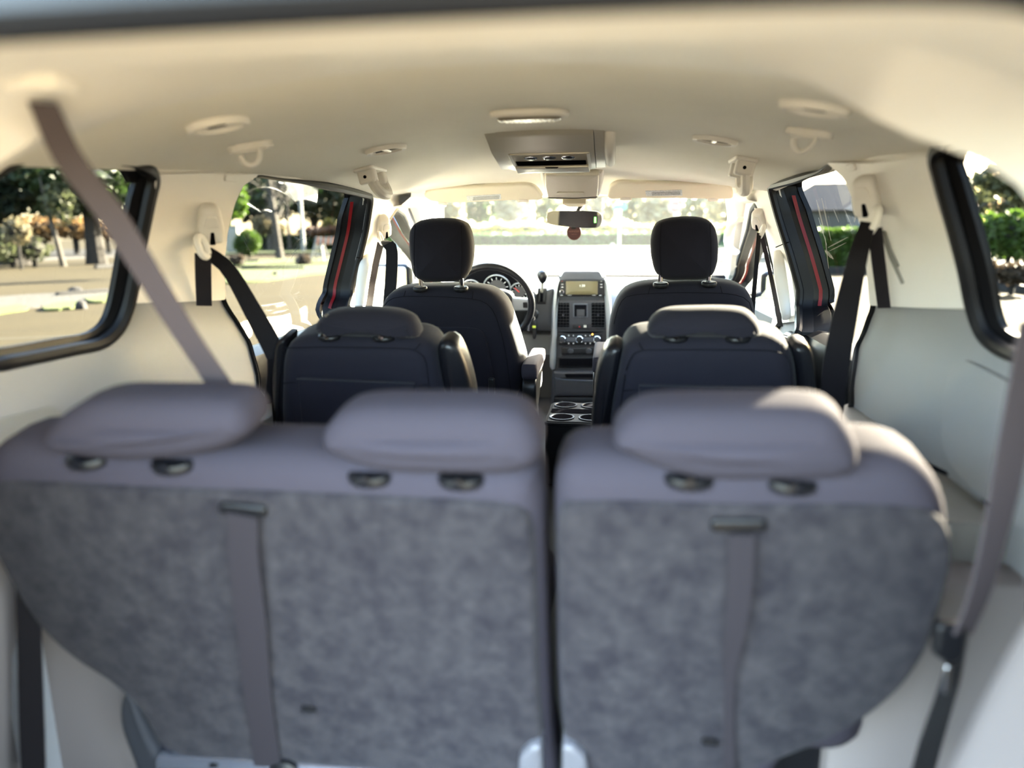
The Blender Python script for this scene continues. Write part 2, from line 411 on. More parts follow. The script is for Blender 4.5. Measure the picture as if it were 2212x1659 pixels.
FRONTOP = [(2.94, .095), (3.06, .078), (3.28, .0), (3.6, -.09), (3.9, -.18), (4.02, -.27), (4.05, -.93)]
def toph(y):
    h = bis(lambda h: ZC(W(CAM.z+h), y)-CAM.z-h, -.1, .3); return h+.012
for s, NM in ((-1, 'left'), (1, 'right')):
    q = wl(s, QUART[s]); q = q+[(.99, -.20), (.955, -.16), (.945, -.02), (.965, .06), (1.02, .105), (1.1, .118)]
    q = rpoly(smoothclosed(q, 60), .004, 1)
    f = wl(s, FRONTEDGE[s]); b = wl(s, SEALB[s]); d = wl(s, FDOOR[s])
    door = f[::-1]+[(2.0, .142), (2.3, .14)]+b+[(2.64, -.5), (2.62, -.93), (1.93, -.93), (1.92, -.6)]
    door = dense(rpoly(door, .03, 3), .03)
    # front door opening
    fdoor = d[2:][::-1]+FRONTOP[:]+[(2.93, -.93)]
    fdoor = dense(rpoly(fdoor, .02, 3), .03)
    ol = [(.90, -.95)]+[(.90, toph(.90)), (.96, toph(.96))]+[(y/10, toph(y/10)) for y in range(11, 33)]+[(3.30, .15), (3.66, .02), (4.2, -.19), (4.32, -.3), (4.32, -.95)]
    ol = dense(ol, .06)
    m = M(); m.sheet(ol, [q, door, fdoor], wmap(s), .05, rim=.02)
    m.mi = [1 if sum(m.v[i].z for i in f)/len(f) > CAM.z-.13 else 0 for f in m.f]
    wall = m.obj('wall_'+NM, [BEIGE_LOW, BEIGE]); struct(wall); tag(wall, f"beige plastic side trim of the {SIDE[s]}'s side with its window openings")
    # upper trim of the pillar between quarter window and sliding door
    pl_ = {-1: [(322, 377), (440, 374), (548, 377)]+FRONTEDGE[-1][1:6]+[(380, 652), (276, 655), (287, 598), (301, 518), (317, 438)],
           1: [(2026, 334), (1905, 352), (1800, 351)]+FRONTEDGE[1][1:6]+[(2000, 665), (2109, 668), (2091, 578), (2067, 488), (2041, 398)]}[s]
    m = M(); m.sheet(rpoly(wl(s, pl_), .012, 2), [], wmap(s, .016), .03, rim=.02)
    t = m.obj('trim_2' if s < 0 else 'trim_3', BEIGE); struct(t); tag(t, f"beige pillar cover between quarter window and sliding door on the {SIDE[s]}'s side")
    # B pillar cover with grab handle
    pb = {-1: [(796, 426), (862, 440), (876, 452), (846, 458), (829, 484), (815, 540), (799, 606), (789, 690), (748, 690), (756, 640), (770, 560), (785, 500)],
          1: [(1670, 403), (1610, 432), (1604, 440), (1626, 436), (1650, 472), (1666, 540), (1682, 610), (1688, 699), (1730, 694), (1727, 663), (1713, 555), (1686, 470)]}[s]
    m = M(); m.sheet(wl(s, pb), [], wmap(s, .012), .03, rim=.016)
    t = m.obj('trim_4' if s < 0 else 'trim_5', BEIGE); struct(t); tag(t, f"beige pillar cover beside the {SIDE[s]}'s front seat with a moulded grab handle")
    ctr = {-1: [(795, 553), (787, 575), (780, 620), (775, 670), (772, 684)], 1: [(1681, 545), (1683, 575), (1690, 625), (1697, 670), (1699, 688)]}[s]
    P3 = [PW(a, c, s, .02+.035*math.sin(math.pi*i/4)) for i, (a, c) in enumerate(ctr)]
    m = M(); m.tube(smoothopen(P3, 16), [.010+.004*math.sin(math.pi*i/16) for i in range(17)], 10, flat=1.5); m.obj('grab_handle', BEIGE, t)
    # split line across the pillar
    sp = {-1: [(770, 556), (788, 560), (800, 574)], 1: [(1676, 534), (1690, 528), (1704, 523)]}[s]
    m = M(); m.tube([PW(a, c, s, .0125) for a, c in sp], .0018, 6); m.obj('split_line', HOLE, t)
    bc = PW(*((500, 385) if s < 0 else (1838, 362)), s, .018); pb_ = Plane(bc, (0, 1, 0), (s*-.33, 0, 1), (s, 0, .33))
    m = M(); m.cushion(pb_, rrect(-.028, .028, -.008, .008, .006), -.003, .003, .002, k=2, bulge=0); m.obj('airbag_badge', BEIGE, bpy.data.objects['trim_2' if s < 0 else 'trim_3'])
    # quarter window
    w = bpy.data.objects.new('window_1' if s < 0 else 'window_2', None); COL.objects.link(w); base = Vector((s*.8, 1.15, CAM.z-.2)); w.location = base; WL[w] = base
    struct(w); tag(w, f"tinted fixed quarter window with black rubber seal on the {SIDE[s]}'s side")
    fdep = lambda y, h: (1 if h < .075 else max(.06, 1-(h-.075)/.035)) * (1 if y > 1.05 else max(.06, 1-(1.05-y)/.06)) if y < 1.285 else min(1, max((y-1.285)/.035, 1 if h < .075 else max(.06, 1-(h-.075)/.035)))
    m = M(); m.tube([wmap(s, .004)(y, h, 0) for y, h in q], [.003+.0105*max(0, fdep(y, h)-.06)/.94 for y, h in q], 8, closed=True); m.obj('seal', RUBBER, w)
    qi = insv(q, lambda y, h: .024*fdep(y, h)); qo = ins(q, -.02, 3)
    m = M(); n_ = len(q); mp = wmap(s, 0)
    m.rings([[mp(y, h, .002) for y, h in qo], [mp(y, h, .006) for y, h in q], [mp(y, h, .014) for y, h in insv(q, lambda y, h: .012*fdep(y, h))], [mp(y, h, .018) for y, h in qi], [mp(y, h, .030) for y, h in qi]])
    m.obj('frame', RUBBER, w)
    m = M(); m.sheet(ins(qi, -.02), [], wmap(s, -.024), .08, rim=.004); m.obj('pane', TINT, w)
    # sliding door: jamb with a strip of red paint, pane, card
    dn = bpy.data.objects.new('door_1' if s < 0 else 'door_2', None); COL.objects.link(dn); base = Vector((s*.85, 2.2, FLOOR)); dn.location = base; WL[dn] = base
    struct(dn); tag(dn, f"sliding door with tinted window and black card on the {SIDE[s]}'s side")
    dd = [p for p in door]
    dt = lambda i: (lambda y, h: i+(-.026-i)*min(1, max(0, (h-.085)/.035)))
    def strip(off0, off1, name, mt, i0=0.0, i1=0.0, par=dn):
        m = M()
        m.rings([[wmap(s)(y, h, off0) for y, h in insv(dd, dt(i0) if off0 > .02 else lambda y, h: i0)], [wmap(s)(y, h, (off0+off1)/2) for y, h in insv(dd, dt((i0+i1)/2) if off0 > .02 else lambda y, h: (i0+i1)/2)], [wmap(s)(y, h, off1) for y, h in insv(dd, dt(i1))]])
        return m.obj(name, mt, par)
    strip(-.012, .036, 'seal', RUBBER, .002, .004); strip(.036, .085, 'seal', RUBBER, .004, .018)
    run = [p for p in ins(dd, .010, 2) if p[0] > 2.55 and -.4 < p[1] < .118]; run.sort(key=lambda p: -p[1])
    m = M(); m.rings([[wmap(s)(y-.004, h, a_) for y, h in run] for a_ in (.050, .052, .060, .062)], closed=False); m.obj('body_strip', RED, dn)
    m = M(); m.tube([wmap(s, .008)(y, h, 0) for y, h in dd], [.013 if y > 2.2 else .0015+.0115*min(1, max(0, (y-1.9)/.3)) for y, h in dd], 8, closed=True); m.obj('edge_seal', RUBBER, dn)
    SILL = -.318
    gl = [(1.60, SILL-.03), (1.60, .16), (2.66, .16), (2.70, SILL-.03)]
    m = M(); m.sheet(gl, [], wmap(s, -.092), .1); m.obj('pane', TINT, dn)
    fr = insv(dd, dt(.018)); fi = insv(dd, lambda y, h: dt(.034)(y, h)+.008*(h > .1))
    m = M(); m.rings([[wmap(s)(y, h, .08) for y, h in fr], [wmap(s)(y, h, .08) for y, h in fi], [wmap(s)(y, h, .096) for y, h in fi]]); m.obj('window_frame', RUBBER, dn)
    # card: (h, offset) profile swept along Y
    prof = [(SILL-.012, .095), (SILL, .08), (SILL+.002, .05), (SILL-.012, .012), (-.37, .0), (-.42, .005), (-.60, .03), (-.62, .02), (-.95, .02)]
    m = M(); m.rings([[Vector((s*(W(CAM.z+SILL)+o_), y, CAM.z+h)) for h, o_ in prof] for y in (1.68, 1.9, 2.1, 2.3, 2.5, 2.665)], closed=False); m.obj('door_card', SATIN, dn)
    for dz in (0, .016):
        m = M(); m.tube([Vector((s*(W(CAM.z+SILL)+.012), y, CAM.z-.545-dz+.02*(y-1.9))) for y in (1.78, 2.1, 2.5)], .004, 8); m.obj('trim_line', SILVER, dn)
    m = M(); pl = Plane((s*(W(CAM.z+SILL)-.028), 2.40, CAM.z-.405), (0, 1, 0), (0, 0, 1), (s, 0, 0))
    m.cushion(pl, rpoly([(-.12, -.09), (.16, -.075), (.19, .03), (.12, .075), (-.05, .07), (-.12, .03)], .04), 0, .06, .02); m.obj('armrest', BLACKP, dn)
    m = M(); m.tube([pl.pt(u, v, -.002) for u, v in ((-.08, .05), (.03, .06), (.13, .052), (.17, .01))], .006, 8); m.obj('door_handle', CHROME, dn)
    # dry smudges on the pane; driver's-side curved streak is a painted reflection
    for a, b, wd_ in (([((1764, 432), (1780, 500), 14), ((1775, 428), (1795, 520), 10), ((1800, 450), (1812, 480), 5), ((1782, 540), (1800, 560), 7), ((1788, 535), (1832, 512), 3), ((1792, 542), (1828, 524), 2), ((1768, 470), (1786, 530), 4), ((1782, 510), (1790, 580), 5), ((1824, 452), (1845, 500), 4), ((1850, 460), (1845, 480), 9)] if s > 0 else [((598, 398), (624, 414), 2), ((622, 413), (640, 440), 2.5), ((525, 515), (545, 555), 2), ((655, 515), (628, 560), 2)])):
        p, q_ = PW(*a, s, -.088), PW(*b, s, -.088); k = wd_/FPX*2.2; m = M()
        m.ribbon([p, p+(q_-p)*.3, p+(q_-p)*.7, q_], [k*.2, k, k*.8, k*.15], .0006, (.0, .8, .6) if abs((q_-p).z) < abs((q_-p).y) else (0, 1, .2)); m.obj('smudge_glint', SMUDGE_GLINT, dn)
    # front door
    dn = bpy.data.objects.new('door_3' if s < 0 else 'door_4', None); COL.objects.link(dn); base = Vector((s*.85, 3.4, FLOOR)); dn.location = base; WL[dn] = base
    struct(dn); tag(dn, f"front door of the {SIDE[s]} with clear window and dark card")
    dd = fdoor
    strip(-.01, .036, 'seal', RUBBER, .002, .004, dn); strip(.036, .048, 'body_strip', RED, .006, .006, dn); strip(.048, .085, 'window_frame', RUBBER, .006, .022, dn)
    m = M(); m.tube([wmap(s, .006)(y, h, 0) for y, h in dd], .011, 8, closed=True); m.obj('edge_seal', RUBBER, dn)
    m = M(); m.sheet([(2.82, -.36), (2.82, .13), (3.3, .10), (4.1, -.2), (4.12, -.36)], [], wmap(s, -.09), .1); m.obj('pane', CLEAR, dn)
    prof = [(-.335, .095), (-.32, .08), (-.318, .04), (-.34, .005), (-.42, -.005), (-.47, .03), (-.95, .03)]
    m = M(); m.rings([[Vector((s*(W(CAM.z-.32)+o_), y, CAM.z+h+.015*(3.4-y))) for h, o_ in prof] for y in (2.85, 3.1, 3.4, 3.7, 4.06)], closed=False); m.obj('door_card', DASH, dn)
    m = M(); m.tube([Vector((s*(W(CAM.z-.32)-.004), y, CAM.z-.40+.03*(3.2-y))) for y in (2.87, 3.2, 3.6)], .012, 8); m.obj('trim_line', SILVER, dn)
    # A pillar cover on the inside of the windscreen edge
    m = M(); A = []
    for t_ in range(-3, 13):
        k = t_/12; y = 3.24+k*.98; h = .162-max(k, 0)*.375; kb = max(0, 1-abs(k-.03)/.27)**1.5 
        mid = Vector((s*(W(CAM.z+h)-.012), y, CAM.z+h))
        A.append([mid+Vector((s*.012, .03, .03)), mid+Vector((-s*(.03+.03*kb), .0, .016)), mid+Vector((-s*(.034+.022*kb), -.04, -.02)), mid+Vector((-s*.01, -.10, -.055)), mid+Vector((s*.02, -.11, -.06))])
    m.rings(A, closed=False)
    t = m.obj('trim_6' if s < 0 else 'trim_7', BEIGE); struct(t); tag(t, f"cream windscreen pillar cover on the {SIDE[s]}'s side")
    if s > 0:
        hp = [(1600, 474), (1585, 482), (1574, 500), (1571, 520), (1577, 535), (1590, 545)]
        P3 = [PX(a, c, .70-.02*math.sin(math.pi*i/5)) for i, (a, c) in enumerate(hp)]
        m = M(); m.tube(smoothopen(P3, 18), .012, 10, flat=1.4); m.obj('grab_handle', BEIGE, t)

# rear wheelhouse ledges
for s in (-1, 1):
    m = M(); H = -.405
    ol = [(s*.56, 1.03), (s*.84, 1.03), (s*.84, 1.1), (s*.84, 1.9), (s*.64, 1.62), (s*.58, 1.5), (s*.555, 1.2)]
    m.sheet(smoothclosed(ol, 40) if 0 else ol, [], lambda u, v, w: Vector((u, v, CAM.z+H+w)), .06, rim=-.3)
    o = m.obj('trim_8' if s < 0 else 'trim_9', LEDGE); struct(o); tag(o, f"grey plastic ledge over the wheelhouse on the {SIDE[s]}'s side")
    m = M(); m.tube([Vector((s*x, y, CAM.z+H+.003)) for x, y in ((.735, 1.04), (.74, 1.08), (.755, 1.2), (.725, 1.3), (.70, 1.4), (.70, 1.55))], .0035, 6); m.obj('gap', HOLE, o)
    m = M(); x0, x1 = (.50, .80) if s > 0 else (-.80, -.56)
    m.box(x0, x1, .96, 1.05, FLOOR, CAM.z-.46, .03); m.obj('wheelhouse_step', STEPM, o)
# armrest panels below the quarter windows, speaker grille on the driver's side
for s, pts in ((-1, [(-160, 838), (0, 802), (150, 768), (240, 750), (284, 758), (296, 790), (300, 870), (306, 1000), (-160, 1120)]), (1, [(2212, 835), (2150, 802), (2095, 775), (2062, 790), (2052, 850), (2050, 960), (2070, 1010), (2140, 1075), (2300, 1200), (2330, 900)])):
    m = M(); m.sheet(rpoly(wl(s, pts), .03, 3), [], wmap(s, .012), .04, rim=.016)
    m.obj('armrest_panel', BEIGE_LOW, bpy.data.objects['wall_left' if s < 0 else 'wall_right'])
m = M(); m.sheet(rpoly(wl(-1, [(-120, 930), (95, 876), (112, 890), (120, 985), (-120, 1050)]), .02, 3), [], wmap(-1, .018), .05, rim=.01)
m.obj('speaker_grille', mat('speaker_mesh', (.22, .215, .20), .7, (900, .8, .002)), bpy.data.objects['wall_left'])

# windscreen
w = bpy.data.objects.new('window_3', None); COL.objects.link(w); base = Vector((0, 3.9, CAM.z-.25)); w.location = base; WL[w] = base
struct(w); tag(w, 'dusty clear windscreen above the dashboard')
m = M(); A = []
for j in range(7):
    v = j/6; A.append([Vector(((.74+.08*v)*u, 3.40+v*.98-(.06+.18*v)*u*u, CAM.z+.165-v*.44-.006*u*u-.02*v*u*u)) for u in [i/10 for i in range(-10, 11)]])
m.rings(A, closed=False); m.obj('pane', SHIELD, w)
m = M(); m.tube([p+Vector((0, .005, .004)) for p in A[0]], .02, 8); m.obj('frame', CREAMP, w)
# ================================================================== SEATS
def cush(name, pl, px, w0, w1, r, mt, par, n=72, bulge=.012, smooth=True, **k):
    o = pl.uvs(px); o = smoothclosed(o, n) if smooth else rpoly(o, .01, 3)
    m = M(); m.cushion(pl, o, w0, w1, r, k=5, bulge=bulge, **k); return m.obj(name, mt, par)
def seam(par, pl, px, w, name='seam', r=.0013, mt=None):
    m = M(); m.tube(smoothopen([pl.pt(*pl.uv(*p), w) for p in px], 24), r, 5); return m.obj(name, mt or SEAM, par)
def post(par, pl, px, top, bot, r=.0065, w=.05, guide=True, ring=.019):
    u, v1 = pl.uv(px, top); _, v0 = pl.uv(px, bot)
    m = M(); m.tube([pl.pt(u, v0-.03, w), pl.pt(u, v1+.03, w)], r, 10); m.obj('headrest_post', CHROME, par)
    if guide:
        c = pl.pt(u, v0, w)
        m = M(); m.lathe(c-pl.ev*.006, pl.ev, [(.001, 0), (ring, 0), (ring, .008), (ring*.8, .0115), (.009, .0125), (.009, .012)], 20); m.obj('post_guide', BLACKP, par)
def seatbase(par, x0, x1, y0, y1, h, mt, legs=True):
    pl = flat(((x0+x1)/2, (y0+y1)/2, CAM.z+h)); a, b = (x1-x0)/2, (y1-y0)/2
    m = M(); m.cushion(pl, rrect(-a, a, -b, b, .07, 6), -.13, 0, .045, k=4, bulge=.01); m.obj('seat_cushion', mt, par)
    m = M(); m.cushion(pl, rrect(-a+.04, a-.04, -b+.05, b-.04, .03, 4), CAM.z*0-(CAM.z+h-FLOOR-.10), -.12, .015, k=2); m.obj('seat_base', BLACKP, par)
    if legs:
        for sx in (-1, 1):
            for sy in (-1, 1):
                m = M(); x, y = (x0+x1)/2+sx*(a-.07), (y0+y1)/2+sy*(b-.09)
                m.box(x-.015, x+.015, y-.03, y+.03, FLOOR, FLOOR+.12, .004); m.obj('leg', BLACKP, par)

# ---- third row, split 60/40
P3 = backplane(.80, -.28, 12)
def third(label, back, panel, top, heads, slot, strapx, dots, lo):
    t = thing('rear_bench_seat', (P3.pt(*P3.uv((back[0][0]+back[len(back)//2][0])/2, 1400)).x, .95, FLOOR), label, 'seat', 'split third row seat')
    b = cush('backrest', P3, back, .004, .13, .04, FAB2, t, n=110, bulge=0, bulge1=.02)
    cush('carpet_back', P3, panel, -.004, .03, .012, CARPET, t, n=110, bulge=.004)
    for hp, posts in heads:
        h = cush('headrest', P3.shift(-.005), hp, -.012, .085, .032, FAB2, t, n=80, bulge=.012)
        for x, y0, y1 in posts:
            post(h, P3, x, y0, y1, w=.045, guide=False)
            u, v = P3.uv(x, y1); m = M(); m.cushion(Plane(P3.pt(u, v-.008, .016), P3.ex, P3.en, P3.ev), ellipse(0, 0, .030, .024, 28), 0, .015, .006, k=2); g_ = m.obj('post_guide', BLACKP, t)
            m = M(); m.lathe(P3.pt(u, v+.004, -.006), -P3.en, [(.007, -.004), (.007, .002), (.001, .003)], 12); m.obj('release_button', SATIN, g_)
    for i, (sp, stp) in enumerate(zip(slot, strapx)):
        s_ = cush('strap_slot', P3, sp, -.011, .0, .005, BLACKP, t, n=40, bulge=0, smooth=False)
        pts = [P3.pt(*P3.uv(x, y), -.014-.004*math.sin(j)) for j, (x, y, _) in enumerate(stp)]
        wds = [abs(P3.uv(x+ww, y)[0]-P3.uv(x, y)[0]) for x, y, ww in stp]
        pp = smoothopen(pts, 20); ww = [wds[min(len(wds)-1, int(j/20*(len(wds)-1)))]+(wds[min(len(wds)-1, int(j/20*(len(wds)-1))+1)]-wds[min(len(wds)-1, int(j/20*(len(wds)-1)))])*((j/20*(len(wds)-1)) % 1) for j in range(21)]
        m = M(); m.ribbon(pp, ww, .0012); m.obj('pull_strap', WEB2, t)
    for x, y in dots:
        u, v = P3.uv(x, y); m = M(); m.cushion(P3, rrect(u-.011, u+.011, v-.005, v+.006, .004, 3), -.012, -.002, .003, k=2); m.obj('strap_hook', BLACKP, t)
    x0, x1, hinge = lo
    seatbase(t, x0, x1, .93, 1.38, -.60, FAB2, legs=False)
    return t
tl = third('wider section of the split third row with two headrests and carpeted back', 
    [(-75, 1060), (-50, 990), (0, 972), (150, 976), (400, 988), (700, 1000), (1000, 1016), (1110, 1022), (1152, 1042), (1167, 1090), (1174, 1250), (1180, 1450), (1186, 1600), (1188, 1740), (1000, 1745), (700, 1730), (430, 1720), (340, 1690), (310, 1560), (262, 1490), (190, 1450), (110, 1385), (50, 1310), (5, 1225), (-40, 1140)],
    [(-66, 1100), (-40, 1050), (40, 1040), (300, 1052), (600, 1062), (900, 1076), (1080, 1086), (1130, 1102), (1150, 1150), (1158, 1300), (1164, 1500), (1168, 1640), (1120, 1672), (900, 1668), (600, 1652), (420, 1640), (350, 1610), (300, 1530), (240, 1475), (170, 1430), (100, 1370), (45, 1295), (0, 1215), (-40, 1150)],
    None,
    [([(86, 952), (98, 925), (150, 886), (205, 870), (300, 868), (440, 870), (500, 878), (528, 905), (534, 940), (500, 968), (440, 986), (330, 1000), (240, 1001), (130, 988), (98, 974)], [(175, 985, 1004), (362, 985, 1014)]),
     ([(690, 955), (698, 930), (735, 900), (790, 889), (900, 888), (1060, 891), (1125, 906), (1160, 945), (1168, 985), (1150, 1014), (1090, 1030), (950, 1031), (820, 1024), (740, 1000), (700, 978)], [(793, 1020, 1040), (992, 1026, 1046)])],
    [[(478, 1076), (582, 1086), (584, 1112), (478, 1102)]], [[(536, 1100, 62), (540, 1190, 66), (556, 1330, 62), (566, 1480, 58), (580, 1600, 56), (592, 1720, 58)]],
    [(672, 1522)], (-.62, .085, 0))
tr = third('narrower section of the split third row with one headrest and sunlit shoulder',
    [(1193, 1080), (1204, 1032), (1240, 1010), (1320, 1005), (1500, 1008), (1700, 1004), (1850, 1002), (1950, 1008), (2015, 1032), (2058, 1085), (2072, 1160), (2064, 1250), (2035, 1340), (2010, 1420), (1965, 1492), (1890, 1556), (1800, 1606), (1720, 1650), (1640, 1740), (1400, 1745), (1240, 1745), (1214, 1640), (1200, 1500), (1196, 1300)],
    [(1205, 1130), (1218, 1095), (1260, 1084), (1400, 1084), (1600, 1090), (1800, 1090), (1960, 1096), (2020, 1112), (2052, 1150), (2058, 1220), (2035, 1310), (2005, 1400), (1955, 1478), (1880, 1545), (1790, 1596), (1700, 1635), (1600, 1668), (1400, 1676), (1270, 1672), (1226, 1620), (1212, 1500), (1207, 1300)],
    None,
    [([(1325, 968), (1338, 935), (1375, 905), (1430, 893), (1600, 891), (1760, 892), (1815, 905), (1848, 945), (1863, 995), (1845, 1030), (1790, 1043), (1650, 1046), (1510, 1042), (1420, 1018), (1360, 992)], [(1490, 1030, 1046), (1715, 1040, 1056)])],
    [[(1532, 1112), (1656, 1112), (1656, 1142), (1532, 1142)]], [[(1598, 1140, 56), (1594, 1240, 54), (1584, 1340, 44), (1576, 1400, 22), (1572, 1500, 22), (1572, 1600, 26), (1570, 1720, 30)]],
    [(1532, 1592)], (.125, .56, 0))
# tubular frame, latch, hinge covers, recliner shield
m = M(); m.tube([P3.pt(*P3.uv(x, y), .0) for x, y in ((352, 1640), (600, 1655), (900, 1680), (1120, 1700))], .017, 14); fr = m.obj('frame_tube', STEEL, tl)
for x in (480, 625):
    u, v = P3.uv(x, 1662); m = M(); c = P3.pt(u, v, -.012); m.tube([c+Vector((.022*math.cos(a/10*math.pi), 0, .022*math.sin(a/10*math.pi))) for a in range(11)], .008, 8); m.obj('latch_hook', BLACKP, tl)
cush('side_shield', P3, [(262, 1520), (280, 1492), (310, 1560), (345, 1630), (420, 1740), (330, 1760), (290, 1640), (264, 1570)], -.006, .05, .01, DASH, tl, n=40, bulge=0)
cush('hinge_cover', P3, [(1124, 1616), (1148, 1592), (1172, 1590), (1180, 1760), (1118, 1760)], -.018, .03, .008, HINGE, tl, n=40, bulge=0, smooth=False)
cush('hinge_cover', P3, [(1216, 1590), (1240, 1592), (1268, 1616), (1282, 1760), (1214, 1760)], -.018, .03, .008, HINGE, tr, n=40, bulge=0, smooth=False)

# ---- second row
P2 = backplane(1.50, -.23, 13)
def second(label, back, head, posts, pocket, arms, seams, sx):
    x0, x1 = sx; t = thing('captain_seat', ((x0+x1)/2, 1.8, FLOOR), label, 'seat', 'second row captain seats')
    cush('backrest', P2, back, 0, .15, .04, FAB, t, n=100, bulge=.004, bulge1=.02)
    h = cush('headrest', P2, head, .0, .095, .04, FAB, t, n=80, bulge=.006)
    for x, y in posts:
        u, v = P2.uv(x, y); m = M(); m.tube([P2.pt(u, v-.03, .028), P2.pt(u, v+.05, .028)], .006, 10); m.obj('headrest_post', CHROME, h)
        m = M(); m.cushion(Plane(P2.pt(u, v-.006, .024), P2.ex, P2.en, P2.ev), ellipse(0, 0, .026, .022, 24), 0, .011, .004, k=2); m.obj('post_guide', BLACKP, t)
        m = M(); m.lathe(P2.pt(u, v+.008, .004), -P2.en, [(.006, -.004), (.006, .002), (.001, .003)], 12); m.obj('release_button', CHROME, t)
    q = cush('back_pocket', P2, pocket, -.010, .02, .006, FAB, t, n=90, bulge=.003, smooth=False)
    u = P2.uvs(pocket[:2]); seam(t, P2, pocket[:2], -.011, 'pocket_hem', .0022, DASH)
    for s_ in seams: seam(t, P2, s_, .0005)
    for a_ in arms: 
        ar = cush('armrest', P2, a_, .02, .10, .022, SATIN, t, n=60, bulge=.006)
        top = sorted(a_, key=lambda p: p[1])[:5]; top.sort()
    seatbase(t, x0+.02, x1-.02, 1.62, 2.08, -.52, FAB)
    return t
t2l = second('dark cloth captain chair behind the driver with empty back pocket',
    [(600, 830), (602, 785), (614, 752), (640, 737), (700, 733), (780, 734), (860, 736), (905, 742), (930, 760), (942, 800), (956, 860), (975, 940), (992, 1010), (1000, 1080), (800, 1090), (620, 1080), (606, 980), (599, 900)],
    [(669, 716), (676, 702), (698, 687), (745, 681), (800, 681), (850, 687), (880, 700), (894, 718), (898, 738), (870, 742), (780, 739), (700, 735), (676, 729)],
    [(704, 735), (822, 737)],
    [(645, 814), (898, 824), (912, 1060), (668, 1060)],
    [[(938, 775), (942, 752), (958, 745), (976, 752), (990, 775), (1006, 820), (1017, 870), (1022, 930), (1020, 1010), (985, 1060), (975, 980), (960, 900), (948, 840)],
     [(574, 800), (580, 760), (596, 738), (610, 740), (606, 800), (604, 900), (608, 1000), (600, 1020), (584, 960), (575, 880)]],
    [[(612, 752), (700, 750), (860, 753), (896, 758), (918, 775), (926, 830)], [(611, 828), (644, 826)], [(902, 834), (926, 834), (940, 870), (955, 930)], [(895, 758), (908, 742)], [(612, 760), (609, 850), (611, 950)]], (-.56, -.17))
t2r = second('dark cloth captain chair behind the front passenger with sunlit headrest top',
    [(1308, 1010), (1320, 900), (1334, 825), (1344, 772), (1362, 748), (1395, 738), (1460, 736), (1560, 735), (1650, 734), (1690, 744), (1714, 765), (1724, 800), (1730, 860), (1736, 940), (1740, 1060), (1520, 1080), (1320, 1080)],
    [(1400, 732), (1404, 712), (1422, 694), (1450, 684), (1500, 681), (1580, 681), (1620, 687), (1642, 705), (1651, 730), (1640, 741), (1560, 741), (1470, 740), (1415, 742)],
    [(1460, 738), (1597, 739)],
    [(1380, 828), (1672, 834), (1676, 1060), (1380, 1060)],
    [[(1274, 1040), (1276, 930), (1283, 850), (1294, 795), (1312, 763), (1334, 756), (1345, 765), (1336, 820), (1322, 900), (1312, 1000), (1305, 1070), (1280, 1080)],
     [(1716, 775), (1722, 758), (1740, 754), (1758, 765), (1768, 795), (1773, 850), (1774, 930), (1768, 1010), (1745, 1060), (1738, 960), (1732, 870), (1726, 810)]],
    [[(1352, 800), (1366, 768), (1390, 757), (1480, 756), (1640, 757), (1690, 765), (1708, 790), (1714, 900)], [(1345, 845), (1378, 842)], [(1678, 850), (1712, 852)], [(1380, 740), (1388, 757)], [(1690, 765), (1690, 744)], [(1350, 810), (1340, 880), (1326, 980)]], (.16, .56))

# ---- front row
P1 = backplane(2.40, -.19, 9)
def front(label, back, head, posts, pocket, seams, sx):
    x0, x1 = sx; t = thing('front_seat', ((x0+x1)/2, 2.75, FLOOR), label, 'seat', 'front bucket seats')
    cush('backrest', P1, back, 0, .17, .06, FAB, t, n=100, bulge=.004, bulge1=.03)
    h = cush('headrest', P1.shift(.01), head, .0, .11, .04, FAB, t, n=80, bulge=.012)
    for x, y0, y1 in posts:
        post(h, P1, x, y0, y1, r=.008, w=.035, guide=False); u, v = P1.uv(x, y1-4)
        m = M(); m.cushion(Plane(P1.pt(u, v-.006, .030), P1.ex, P1.en, P1.ev), ellipse(0, 0, .025, .023, 28), 0, .017, .006, k=3); m.obj('post_guide', RUBBER, t)
    # seams on headrest near its edges
    c = sum(p[0] for p in head)/len(head)
    xs = sorted(p[0] for p in head); ys = [p[1] for p in head]
    for fx in (.86, .14):
        X = xs[0]+(xs[-1]-xs[0])*fx; seam(h, P1.shift(.01), [(X, min(ys)+9), (X+(fx-.5)*6, (min(ys)+max(ys))/2), (X, max(ys)-12)], -.005)
    cush('back_pocket', P1, pocket, -.010, .02, .008, FAB, t, n=90, bulge=.004)
    for s_ in seams: seam(t, P1, s_, .0005)
    seatbase(t, x0+.02, x1-.02, 2.52, 3.02, -.53, FAB, legs=False)
    for k in (0, 1):
        xx = x0+.07 if k == 0 else x1-.07
        m = M(); m.box(xx-.02, xx+.02, 2.50, 3.02, FLOOR, FLOOR+.10, .006); m.obj('seat_rail', BLACKP, t)
    return t
t1d = front("driver's dark cloth seat in front of the steering wheel with a sunlit flank",
    [(816, 690), (818, 662), (836, 640), (870, 629), (940, 626), (1020, 628), (1062, 638), (1090, 664), (1106, 705), (1122, 755), (1132, 795), (1128, 830), (1112, 870), (1106, 930), (1090, 1010), (960, 1030), (850, 1010), (828, 900), (818, 780)],
    [(878, 530), (880, 502), (890, 487), (915, 479), (950, 477), (985, 481), (1004, 492), (1014, 520), (1016, 560), (1009, 592), (994, 610), (945, 614), (905, 611), (889, 598), (881, 565)],
    [(903, 608, 634), (992, 608, 634)],
    [(880, 712), (960, 706), (1030, 709), (1048, 722), (1056, 760), (1074, 860), (1080, 960), (960, 990), (880, 960)],
    [[(821, 680), (836, 652), (880, 640), (1020, 646), (1060, 665), (1078, 705), (1092, 760), (1104, 850)], [(872, 641), (876, 628)], [(1020, 646), (1022, 629)]], (-.60, -.09))
